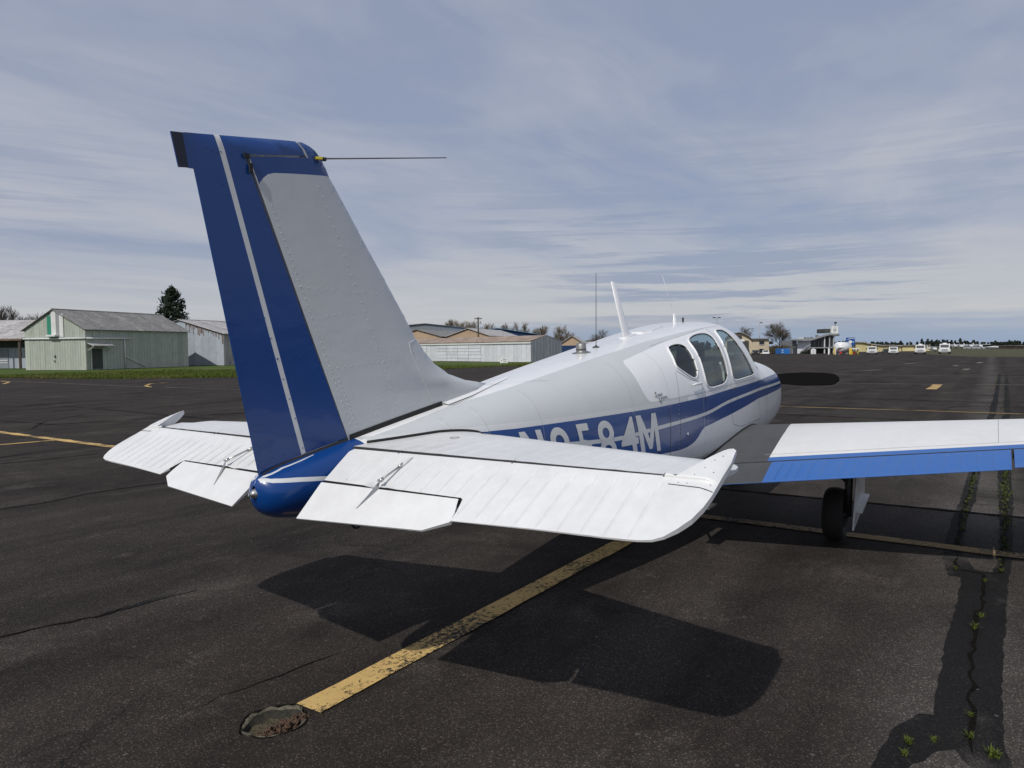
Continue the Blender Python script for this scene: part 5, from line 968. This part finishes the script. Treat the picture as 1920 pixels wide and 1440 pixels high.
e = thing('shipping_container', gpt(1473, 138), 'bright blue shipping container standing on the apron', 'container')
mb = MB(); block(mb, 1465, 1481, 138, 3, 653.5, 665, 0.05); mb.build('body', 'container_blue', e)
for k in range(5): mb = MB(); block(mb, 1466+k*3, 1466.8+k*3, 137.95, .04, 654.5, 664, .15); mb.build('rib', 'container_blue', e)
mb = MB(); block(mb, 1466, 1469, 137.9, .04, 656, 657.2); block(mb, 1466, 1469, 137.9, .04, 660, 661.2); mb.build('lettering', 'sign_white', e)
# terminal with a swept roof
d = 146; e = thing('terminal', gpt(1530, d), 'white terminal building with a swooping grey roof, dark glass and a roof sign', 'building')
rf = [(1484, 636), (1493, 635.5), (1502, 635.8), (1512, 636.2), (1522, 635.2), (1534, 631.5), (1546, 627.5), (1558, 625.2), (1573, 625.6), (1574, 627.5), (1566, 629.5), (1556, 628.6), (1546, 631), (1534, 635), (1522, 638.5), (1512, 639.3), (1500, 638.8), (1484, 638.2)]
mb = MB(); mb.prism(rf, lambda u, v, t: (*spot(u, d+t), hz_(u, v, d)), -1.5, 12); mb.build('roof', 'grey_fascia', e)
mb = MB(); mb.prism([(1495, 664), (1520, 664), (1520, 638.8), (1512, 639.3), (1500, 638.8), (1495, 638.6)], lambda u, v, t: (*spot(u, d+t), max(hz_(u, v, d), 0) if v < 660 else 0.), 0, 10); mb.build('wall', 'white_siding', e)
mb = MB(); mb.prism([(1520, 653), (1564, 653), (1564, 629.3), (1556, 628.8), (1546, 631), (1534, 635), (1520, 638.9)], lambda u, v, t: (*spot(u, d+t), hz_(u, v, d)), .6, 10); gl = mb.build('glazing', 'window_dark', e)
for u in (1527, 1534, 1541, 1553, 1559): mb = MB(); block(mb, u, u+.7, d+.5, .15, 633 if u > 1536 else 637, 653); mb.build('mullion', 'steel', gl)
mb = MB(); block(mb, 1518, 1566, d-1.2, 2, 651, 653); mb.build('balcony', 'steel', e); mb = MB(); block(mb, 1520, 1562, d+1.5, 8, 653, 664, 0.); mb.build('lower_wall', 'dark_wood', e)
for u in (1545.5, 1555.5, 1562.5): mb = MB(); block(mb, u, u+1.6 if u < 1550 else u+.8, d-1, .25, 630, 664, 0.); mb.build('column', 'trim_white', e)
for k in range(6): mb = MB(); block(mb, 1504+k*2.6, 1507.5+k*2.6, d-2+k*.2, .8, 661-k*1.8, 662.6-k*1.8); mb.build('stair_step', 'steel', e)
mb = MB(); mb.tube([(*spot(1504, d-2.2), hz_(1504, 656, d)), (*spot(1520, d-2.2), hz_(1520, 646, d))], .06, 4); mb.build('stair_rail', 'steel', e)
mb = MB(); block(mb, 1486, 1494, d+2, 6, 638, 650); block(mb, 1485, 1495, d+1, 8, 652, 664, 0.); mb.build('side_wing', 'steel', e)
mb = MB(); block(mb, 1559.3, 1570.8, d-.5, .6, 612, 625.2); sg = mb.build('roof_sign', 'sign_white', e); mb = MB()
for v in (614.6, 617.6, 619.3, 622): block(mb, 1561.2+rng.random(), 1568.6-rng.random(), d-.56, .05, v, v+.7)
mb.build('lettering', 'steel', sg)
mb = MB(); block(mb, 1546.5, 1558.6, d+3, 4, 616.8, 624.5); mb.build('rooftop_plant', 'dark_wood', e)
mb = MB(); mb.tube([(*spot(1565.6, d), hz_(1565, 612, d)), (*spot(1565.6, d), hz_(1565, 607, d))], .06, 5); mb.lathe([(0, -.2), (.28, -.15), (.28, .15), (0, .2)], (*spot(1566, d), hz_(1565, 605.5, d)), (0, 0, 1), 8); mb.build('roof_lamp', 'car_dark', e)
for u, v in ((1499, 633), (1504, 632.4), (1511, 632.2), (1517, 632.8), (1523, 631.6), (1533, 628)): mb = MB(); block(mb, u, u+2.2, d+4, 1.2, v, 636 if u < 1520 else v+4); mb.build('roof_vent', 'trim_white' if u < 1505 else 'steel', e)
# fuel point
d = 128; e = thing('fuel_tank', gpt(1578, d), 'white horizontal fuel tank beside the blue sign', 'tank')
mb = MB(); c0 = np.array((*spot(1570, d), 1.25)); c1 = np.array((*spot(1590, d+1.5), 1.25)); mb.tube([c0, c0+(c1-c0)*.06, c0+(c1-c0)*.94, c1], [.55, .95, .95, .55], 18); mb.build('vessel', 'truck_white', e, True)
for u in (1573, 1587): mb = MB(); block(mb, u, u+1.6, d, 1.2, 662, 666, 0.); mb.build('saddle', 'steel', e)
mb = MB(); block(mb, 1566, 1582, d-.8, .5, 650.5, 652); block(mb, 1566.5, 1567.6, d-.8, .3, 650, 666, 0.); mb.build('pipe_rack', 'sign_white', e); mb = MB(); block(mb, 1574.5, 1578.5, d-1.3, .1, 659, 663.5); block(mb, 1571, 1573, d-1.1, .1, 657, 658.5); mb.build('placard', 'hazard_red', e)
e = thing('fuel_pump', gpt(1602, d), 'fuel pump island with a white canopy right of the tank', 'fuel pump')
mb = MB(); block(mb, 1597, 1611, d, 2, 652.6, 655); mb.build('canopy', 'truck_white', e); mb = MB(); block(mb, 1598, 1599.2, d+.3, .3, 655, 666, 0.); block(mb, 1608.6, 1609.8, d+.3, .3, 655, 666, 0.); mb.build('leg', 'safety_yellow', e); mb = MB(); block(mb, 1600.5, 1603.4, d+.5, .5, 659, 666, 0.); mb.build('pump', 'hazard_red', e); mb = MB(); block(mb, 1604.5, 1607, d+.5, .5, 658.5, 661); mb.build('meter_box', 'truck_white', e)
for k, (u, lb) in enumerate(((1564.5, 'pale yellow bollard left of the white fuel tank'), (1593.5, 'yellow bollard between the fuel tank and the pump'), (1596, 'thin yellow bollard touching the fuel pump canopy'), (1554, 'bollard standing before the terminal columns'))):
    x, y, _ = gpt(u, 126); b_ = thing('bollard', (x, y, 0), lb, 'bollard', 'bollards at the fuel point'); mb = MB(); mb.lathe([(0, 1.15), (.08, 1.12), (.12, 1.05), (.12, 0)], (x, y, 0), n=10); mb.build('post', 'safety_yellow' if k != 3 else 'sign_white', b_, True)
d = 134; e = thing('pole_sign', gpt(1596, d), 'blue square fuel sign with a white disc and swoosh', 'sign')
mb = MB(); block(mb, 1588.5, 1603, d, .5, 633, 647); bd = mb.build('board', 'sign_blue', e); mb = MB(); P = [(1594.2+3.1*math.cos(t), 641.2+3.1*math.sin(t)) for t in np.arange(24)*math.pi/12]; mb.prism(P, lambda u, v, t: (*spot(u, d-t), hz_(u, v, d)), .03, .06); mb.build('disc', 'sign_white', bd)
mb = MB(); P = strip(smooth_line([(1589, 637.3), (1592.5, 635.2), (1597, 634.4), (1602.6, 635.2)], 5), .42); mb.prism(P, lambda u, v, t: (*spot(u, d-t), hz_(u, v, d)), .03, .06); mb.build('swoosh', 'sign_white', bd); mb = MB(); block(mb, 1598.2, 1601, d-.06, .03, 640.6, 642); mb.build('lettering', 'sign_white', bd)
mb = MB(); block(mb, 1589.5, 1590.4, d+.1, .3, 647, 663, 0.); block(mb, 1600.6, 1601.5, d+.1, .3, 647, 663, 0.); mb.build('leg', 'steel', e)
d = 170; e = thing('warehouse', gpt(1650, d), 'long low yellow warehouse behind the parked trucks', 'building')
mb = MB(); mb.prism([(1604, 665), (1690, 665), (1690, 648.8), (1676, 647.4), (1655, 647.6), (1634, 645.2), (1618, 641.4), (1604, 641.2)], lambda u, v, t: (*spot(u, d+t), hz_(u, v, d) if v < 660 else 0.), 0, 25); mb.build('wall', 'yellow_wall', e)
mb = MB(); mb.prism([(1603, 640.6), (1618, 640.6), (1634, 644.6), (1655, 647), (1676, 646.8), (1691, 648.2), (1691, 649.2), (1676, 647.8), (1655, 648), (1634, 646), (1618, 642.2), (1603, 642)], lambda u, v, t: (*spot(u, d+t), hz_(u, v, d)), -.5, 25.5); mb.build('roof', 'pale_roof', e)
e = thing('warehouse', gpt(1720, d+8), 'yellow warehouse wing showing between the two tank trucks', 'building'); mb = MB(); block(mb, 1692, 1744, d+8, 20, 647.6, 664, 0.); mb.build('wall', 'yellow_wall', e); mb = MB(); block(mb, 1691, 1745, d+7.5, 21, 646.9, 647.6); mb.build('roof', 'pale_roof', e)
# vehicles, seen head on
def vehicle(u, dep, kind, label, cat, wpx, hpx, grp='vehicles parked on the apron'):
    x, y, _ = gpt(u, dep); W = wpx/F_PX*dep; H = hpx/F_PX*dep; e = thing(kind, (x, y, 0), label, cat, grp); ph = math.degrees(math.atan((u-960)/F_PX)); fr = Frame((x, y), -ph, 90-ph); body = 'car_dark' if 'dark' in label else 'truck_white'
    def bx(nm, a0, a1, b0, b1, z0, z1, mt, par=e): mb = MB(); slab_box(mb, fr, a0*W, a1*W, b0*H, b1*H, z0*H, z1*H); return mb.build(nm, mt, par)
    def pr_(nm, prof, a0, a1, mt, par=e): mb = MB(); mb.prism(prof, lambda b, z, t: fr(t*W, b*H, z*H), a0, a1); return mb.build(nm, mt, par)
    if kind == 'car':
        pr_('body', [(0, .22), (0, .50), (.15, .56), (1.5, .56), (1.5, .22)], -.5, .5, body); cb = pr_('cabin', [(.3, .55), (.55, 1.), (1.3, 1.), (1.48, .55)], -.42, .42, body); pr_('windscreen', [(.285, .60), (.50, .96), (.52, .96), (.31, .60)], -.36, .36, 'window_dark', cb)
    else:
        pr_('cab', [(.0, .20), (.0, .52), (.10, .57), (.26, .60), (.34, .93), (.46, .98), (.85, .98), (.85, .20)], -.42, .42, body); pr_('windscreen', [(.245, .63), (.335, .90), (.325, .90), (.235, .63)], -.36, .36, 'window_dark'); bx('grille', -.25, .25, -.02, 0, .30, .46, 'steel'); bx('fender', -.5, -.3, .02, .5, .22, .46, body); bx('fender', .3, .5, .02, .5, .22, .46, body)
        if 'tank' in label: mb = MB(); mb.tube([fr(0, .95*H, .66*H), fr(0, 2.9*H, .66*H)], .40*H, 16); mb.build('tank', body, e, True); bx('hatch', -.18, .18, 1.3, 1.6, 1.04, 1.10, 'steel')
        elif 'rack' in label: bx('cargo_bed', -.5, .5, .9, 2.4, .3, .62, body); bx('ladder_rack', .40, .44, .4, 2.3, .62, 1.12, 'steel'); bx('ladder_rack', -.44, -.40, .4, 2.3, .62, 1.12, 'steel'); bx('beacon', -.1, .1, .5, .6, .98, 1.06, 'safety_yellow')
        else: bx('cargo_bed', -.46, .46, .85, 2.3, .25, .95, body)
        for s in (-.55, .55): bx('mirror', s-.05, s+.05, .3, .34, .58, .76, 'car_dark')
    bx('bumper', -.46, .46, -.06, 0, .16, .27, 'steel' if kind != 'car' else body)
    for s in (-.34, .34): bx('headlight', s-.07, s+.07, -.03, 0, .36, .46, 'light_frosted')
    for s in (-.40, .40):
        for bb in (.28, 1.2 if kind == 'car' else 1.9): mb = MB(); c = fr(s*W, bb*H, .17*H); ax = np.array((*R2, 0)); mb.lathe([(0, -.06*W), (.17*H, -.06*W), (.17*H, .06*W), (0, .06*W)], c, ax, 14); mb.build('wheel', 'tyre_rubber', e)
vehicle(1635, 124, 'utility_truck', 'white utility truck with a ladder rack, leftmost of the parked vehicles', 'truck', 17, 15)
vehicle(1675, 123, 'van', 'white van parked second from the fuel point', 'van', 16, 14); vehicle(1661, 150, 'car', 'dark car parked behind the white van', 'car', 13, 7)
vehicle(1725.5, 122, 'tank_truck', 'white tank truck, the left of the two larger trucks', 'truck', 18, 17.5); vehicle(1771, 121, 'tank_truck', 'white tank truck, the rightmost and largest parked vehicle', 'truck', 19, 19)
vehicle(1400, 138, 'car', 'dark car at the cream building, nearest the windscreen', 'car', 13, 9, 'cars by the cream building'); vehicle(1417, 137, 'car', 'dark car in the middle of the three by the cream building', 'car', 15, 8.5, 'cars by the cream building'); vehicle(1436, 138, 'car', 'white car at the right end of the row by the cream building', 'car', 13, 8, 'cars by the cream building')
def small_plane(u, dep, k, label):
    x, y, _ = gpt(u, dep); e = thing('light_aircraft', (x, y, 0), label, 'airplane', 'far parked light aircraft'); fr = Frame((x, y), 0, 90); q = lambda a, b, z: fr(a*k, b*k, z*k)
    mb = MB(); mb.tube([q(0, -2.2, 1.05), q(0, -1.6, 1.1), q(0, .2, 1.25), q(0, 1.5, 1.15), q(0, 4.2, 1.15)], [.12*k, .45*k, .6*k, .45*k, .12*k], 10); mb.build('fuselage', 'truck_white', e, True)
    mb = MB(); mb.prism([(-.7, 0), (.7, 0), (.5, .15), (-.5, .12)], lambda b, z, t: q(t, b, 1.85+z*.8), -4.6, 4.6); mb.build('wing', 'truck_white', e); mb = MB(); mb.prism([(3.4, 1.15), (4.4, 1.2), (4.5, 2.5), (4.0, 2.5)], lambda b, z, t: q(t, b, z), -.05, .05); mb.build('fin', 'truck_white', e); mb = MB(); mb.prism([(3.6, 1.2), (4.3, 1.2), (4.3, 1.26), (3.6, 1.26)], lambda b, z, t: q(t, b, z), -1.5, 1.5); mb.build('tailplane', 'truck_white', e)
    for s, b in ((-1.1, .3), (1.1, .3), (0, -1.4)): mb = MB(); mb.tube([q(s, b, .2), q(s*.4, b, .9)], .05*k, 5); mb.build('gear_leg', 'steel', e); mb = MB(); mb.lathe([(0, -.07), (.2*k, -.07), (.2*k, .07), (0, .07)], q(s, b, .2), (*R2, 0), 10); mb.build('wheel', 'tyre_rubber', e)
small_plane(1750, 150, .55, 'small white high-wing aircraft parked between the two tank trucks')
for i, (u, dp) in enumerate(((1800, 235), (1818, 240), (1836, 232), (1790, 250))): small_plane(u, dp, .75, ['second white aircraft of the far row beyond the grass', 'third white aircraft of the far row beyond the grass', 'fourth white aircraft of the far row, next to the white hangar row', 'first white aircraft of the far row, right of the trucks'][i])
e = thing('hangar_row', gpt(1878, 240), 'low white hangar row beyond the grass at the right edge', 'hangar'); mb = MB(); block(mb, 1848, 1904, 240, 12, 650.6, 656, 0.); mb.build('wall', 'white_siding', e); mb = MB(); mb.prism([(1847, 650.8), (1862, 649), (1904, 651.6), (1905, 652.4)], lambda u, v, t: (*spot(u, 240+t), hz_(u, v, 240)), -.5, 13); mb.build('roof', 'truck_white', e)
for k in range(7): mb = MB(); block(mb, 1851+k*7.3, 1856+k*7.3, 239.8, .1, 652.4, 655.6, 0.1); mb.build('hangar_door', 'steel', e)
e = thing('shed', gpt(1912, 215), 'dull brown shed at the right edge of the far grass', 'shed'); mb = MB(); block(mb, 1906, 1926, 215, 8, 648.5, 657, 0.); mb.build('wall', 'rust_roof', e); mb = MB(); block(mb, 1905, 1927, 214, 10, 647.6, 648.5); mb.build('roof', 'roof_metal', e)
# ---- poles
def lamp_pole(u, dep, vt, label, heads):
    x, y, _ = gpt(u, dep); zt = hz_(u, vt, dep); e = thing('light_pole', (x, y, 0), label, 'light pole', 'apron light poles'); mb = MB(); mb.tube([(x, y, 0), (x, y, zt)], [.12, .07], 8); mb.build('pole', 'steel', e, True)
    for s in heads: mb = MB(); p = np.array((x, y, zt))+np.array((*R2, 0))*s*.55; mb.tube([(x, y, zt-.1), p], .04, 5); mb.box(p-np.array((.25, .25, .08)), p+np.array((.25, .25, .1))); mb.build('lamp_head', 'car_dark', e)
lamp_pole(1344, 150, 596, 'twin-headed light pole rising above the windscreen', (-1, 1)); lamp_pole(1424, 160, 605.5, 'tall light pole left of the big bare tree', (.7,)); lamp_pole(1408, 190, 617, 'short light pole behind the tan hangar', (-.8, .8))
x, y, _ = gpt(898, 122); zt = hz_(898, 595, 122); e = thing('utility_pole', (x, y, 0), 'wooden utility pole with crossarms above the rusty roof', 'utility pole'); mb = MB(); mb.tube([(x, y, 0), (x, y, zt)], [.17, .12], 8); mb.build('pole', 'wood_pole', e); mb = MB(); fr = Frame((x, y), 0, 90); slab_box(mb, fr, -.62, .62, -.07, .07, zt-.35, zt-.2); mb.build('crossarm', 'wood_pole', e); mb = MB(); slab_box(mb, fr, .25, .5, -.15, .15, zt-1.2, zt-.7); mb.build('transformer', 'steel', e)
for k in (-.55, -.2, .2, .55): mb = MB(); mb.lathe([(0, .16), (.05, .12), (.06, 0)], fr(k, 0, zt-.2), n=6); mb.build('insulator', 'steel', e)
# ---- trees
def bare_tree(u, dep, vt, label, spread=.55, seed=1, mat='bark', base=None, dens=5, grp='bare trees on the skyline', lean=0., maxl=4):
    r = random.Random(seed); x, y, _ = gpt(u, dep); H = hz_(u, vt, dep); e = thing('bare_tree', (x, y, 0), label, 'tree', grp); tr, br = MB(), MB(); gs = r.gauss
    def stick(mb, p, q, r0, r1):
        dx_, dy_, dz_ = q[0]-p[0], q[1]-p[1], q[2]-p[2]; ax, ay = (dz_, 0.) if abs(dx_) > abs(dy_) else (0., dz_); az = -dx_ if abs(dx_) > abs(dy_) else -dy_
        if abs(dz_) < 1e-6: ax, ay, az = 0., 0., 1.
        l = math.sqrt(ax*ax+ay*ay+az*az)+1e-9; ax, ay, az = ax/l, ay/l, az/l; bx, by, bz = dy_*az-dz_*ay, dz_*ax-dx_*az, dx_*ay-dy_*ax; l = math.sqrt(bx*bx+by*by+bz*bz)+1e-9; bx, by, bz = bx/l, by/l, bz/l; k = len(mb.v)
        for (c, rr) in ((p, r0), (q, r1)):
            for ca, sa in ((1, 0), (-.5, .866), (-.5, -.866)): mb.v.append((c[0]+rr*(ca*ax+sa*bx), c[1]+rr*(ca*ay+sa*by), c[2]+rr*(ca*az+sa*bz)))
        mb.f += [(k, k+1, k+4, k+3), (k+1, k+2, k+5, k+4), (k+2, k, k+3, k+5)]
    def grow(p, d, l, rad, lev):
        m_ = tuple(p[i]+d[i]*l*.5+gs(0, l*.05) for i in range(3)); q = tuple(m_[i]+d[i]*l*.5 for i in range(3)); mb = tr if lev == 0 else br; stick(mb, p, m_, rad, rad*.85); stick(mb, m_, q, rad*.85, rad*.68)
        if lev >= maxl: return
        n = dens if lev < 3 else dens+1
        for k in range(n):
            t = .35+.62*(k+r.random())/n; o = tuple(p[i]+d[i]*l*t for i in range(3)); a_ = [gs(0, 1) for _ in range(3)]; dt = sum(a_[i]*d[i] for i in range(3)); a_ = [a_[i]-d[i]*dt for i in range(3)]; la = math.sqrt(sum(c*c for c in a_))+1e-9; w_ = .75+.25*r.random(); sp = spread*(.6+.7*r.random())/la
            nd = [d[i]*w_+a_[i]*sp for i in range(3)]; nd[2] += .20; ln = math.sqrt(sum(c*c for c in nd)); grow(o, tuple(c/ln for c in nd), l*(.50+.28*r.random()), rad*.52, lev+1)
        nd = [d[i]+gs(0, .12) for i in range(3)]; ln = math.sqrt(sum(c*c for c in nd)); grow(q, tuple(c/ln for c in nd), l*.62, rad*.62, lev+1)
    grow((x, y, -.1), (lean, 0, 1.), H*.34, H*.017, 0)
    k = H/max(v[2] for v in br.v)
    for m_ in (tr, br): m_.v = [(x+(a-x)*k, y+(b-y)*k, c*k) for a, b, c in m_.v]
    tr.build('trunk', mat, e); br.build('crown', mat, e)
bare_tree(1462, 165, 602, 'large spreading bare tree between the cream building and the terminal', .80, 4, dens=5, maxl=5); bare_tree(1393, 175, 610, 'bare tree behind the tan arched hangar', .75, 5, dens=4, maxl=5); bare_tree(1132, 120, 616, 'gnarled bare branches poking above the cabin roof', .95, 8, 'bark', lean=.15)
bare_tree(4, 120, 572, 'bare tree above the shed at the left edge', .6, 12); bare_tree(27, 124, 574, 'bare tree right of the one at the left edge', .6, 13); bare_tree(72, 135, 584, 'small faint bare tree behind the green hangar peak', .6, 14)
for i, (u, v, s) in enumerate(((846, 597, 21), (860, 598, 22), (872, 601, 23), (886, 600, 24), (915, 602, 25), (950, 605, 26), (981, 602, 27), (998, 613, 28), (1015, 608, 29), (1046, 608, 30), (1064, 618, 31), (930, 612, 32))):
    bare_tree(u, 185+4*(i % 3), v, ['first leafless poplar right of the fin', 'second leafless poplar right of the fin', 'third leafless poplar right of the fin', 'leafless tree just left of the utility pole', 'leafless tree just right of the utility pole', 'leafless tree above the blue roof left end', 'tallest leafless tree above the blue roof', 'low leafless tree above the blue roof right end', 'brownish leafless tree above the grey gable end of the white hangar', 'leafless tree left of the whip antenna', 'low leafless bush-like tree below the whip antenna', 'thin leafless tree above the rusty roof between two larger ones'][i], .42 if i < 5 else .52, s, 'twig_warm', dens=4, maxl=5, grp='bare trees behind the hangars')
def conifer(mb, tr, x, y, H, Rm, n, r, narrow=1.0, size=.5):
    for _ in range(n):
        f = r.random()**.75; z = H*(.12+.88*f); rad = Rm*narrow*(1-f)**.62*(.55+.45*r.random())*(1+.35*math.sin(7*f*6.28+x)) if narrow > .5 else Rm*(1-f)**.9*(.5+.5*r.random()); a = r.random()*6.283; p = np.array((x+math.cos(a)*rad, y+math.sin(a)*rad, z)); s = size*(.6+.8*r.random()); d1 = r.normal(0, 1, 3); d1 /= np.linalg.norm(d1); d2 = np.cross(d1, r.normal(0, 1, 3)); d2 /= np.linalg.norm(d2)+1e-9
        mb.add([p-d1*s*.5, p+d1*s*.5+d2*s*.15, p+d2*s*.7], [(0, 1, 2)])
x, y, _ = gpt(327, 98); H = hz_(327, 543, 98); r = np.random.default_rng(3)
e = thing('conifer', (x, y, 0), 'dark round-topped conifer behind the green hangar roof', 'tree'); mb = MB(); mb.tube([(x, y, -.1), (x, y, H*.92)], [.28, .05], 7); mb.build('trunk', 'bark', e)
mb = MB()
for k in range(230):
    f = .25+.75*r.random(); a = r.random()*6.283; z = H*f; rm = 1.95*float(np.interp(f, [.25, .45, .65, .85, 1.], [.9, 1., .95, .68, .12])); rad = rm*(.35+.65*r.random()); c = np.array((x+math.cos(a)*rad, y+math.sin(a)*rad, z))
    for _ in range(34):
        p = c+r.normal(0, .21, 3); d1 = r.normal(0, 1, 3); d1 /= np.linalg.norm(d1); d2 = r.normal(0, 1, 3); d2 -= d1*(d1@d2); d2 /= np.linalg.norm(d2); s = .14+.12*r.random(); mb.add([p-d1*s, p+d1*s, p+d2*s*.8], [(0, 1, 2)])
mb.build('crown', 'needle', e)
mb = MB(); r = np.random.default_rng(9)
for i in range(210):
    u = 1590+350*r.random(); dp = 290+60*r.random(); base = float(np.interp(u, [1590, 1640, 1700, 1725, 1745, 1790, 1860, 1930], [646, 645, 643, 639.5, 641, 642, 643, 643])); vt = base-r.random()**3*6+1.5
    if 1797 < u < 1800: vt = 635
    x, y, _ = gpt(u, dp); H = max(2., hz_(u, vt, dp)); conifer(mb, None, x, y, H, H*(.22 if r.random() < .6 else .34), 90, r, .4, .75)
tag(mb.build('far_woods', 'needle_far'), 'dark line of distant conifer woods on the horizon at right', 'trees', kind='stuff')
mb = MB(); r = np.random.default_rng(10)
for i in range(60):
    u = 1490+110*r.random() if i < 18 else 1100+280*r.random(); dp = 230+30*r.random(); x, y, _ = gpt(u, dp); H = max(2., hz_(u, 640+6*r.random(), dp)); conifer(mb, None, x, y, H, H*.35, 60, r, .4, .8)
tag(mb.build('far_hedge', 'needle_far'), 'low dark tree belt behind the terminal buildings', 'trees', kind='stuff')
x, y, _ = gpt(1512, 141); e = thing('shrub', (x, y, 0), 'dark low shrub in front of the terminal wall', 'shrub'); mb = MB(); r = np.random.default_rng(2)
for _ in range(700): a = r.random()*6.283; q = r.random()**.5; p = np.array((*(np.array((x, y))+R2*math.cos(a)*q*1.3+F2*math.sin(a)*q*.6), .1+(1-q*q)*.9*r.random())); d1 = r.normal(0, .12, 3); d2 = r.normal(0, .12, 3); mb.add([p, p+d1, p+d2], [(0, 1, 2)])
mb.build('foliage', 'needle', e)
x, y, _ = gpt(1462, 150); e = thing('shrub', (x, y, 0), 'brownish hedge under the large bare tree', 'shrub'); mb = MB()
for _ in range(900): a = r.random()*2-1; p = np.array((*(np.array((x, y))+R2*a*2.2+F2*r.normal(0, .5)), (1.9-.5*a*a)*r.random())); d1 = r.normal(0, .16, 3); d2 = r.normal(0, .16, 3); mb.add([p, p+d1, p+d2], [(0, 1, 2)])
mb.build('foliage', 'brown_shrub', e)
e = thing('utility_cabinet', gpt(1526, 136), 'small white cabinet with a pitched top beside the terminal stairs', 'cabinet'); mb = MB(); mb.prism([(1520.5, 664), (1530, 664), (1530, 655.5), (1525.2, 653), (1520.5, 655.5)], lambda u, v, t: (*spot(u, 136+t), hz_(u, v, 136) if v < 660 else 0.), 0, 1.2); mb.build('body', 'truck_white', e); mb = MB(); block(mb, 1525, 1525.5, 135.95, .05, 656, 664, 0.1); mb.build('door_gap', 'steel', e)
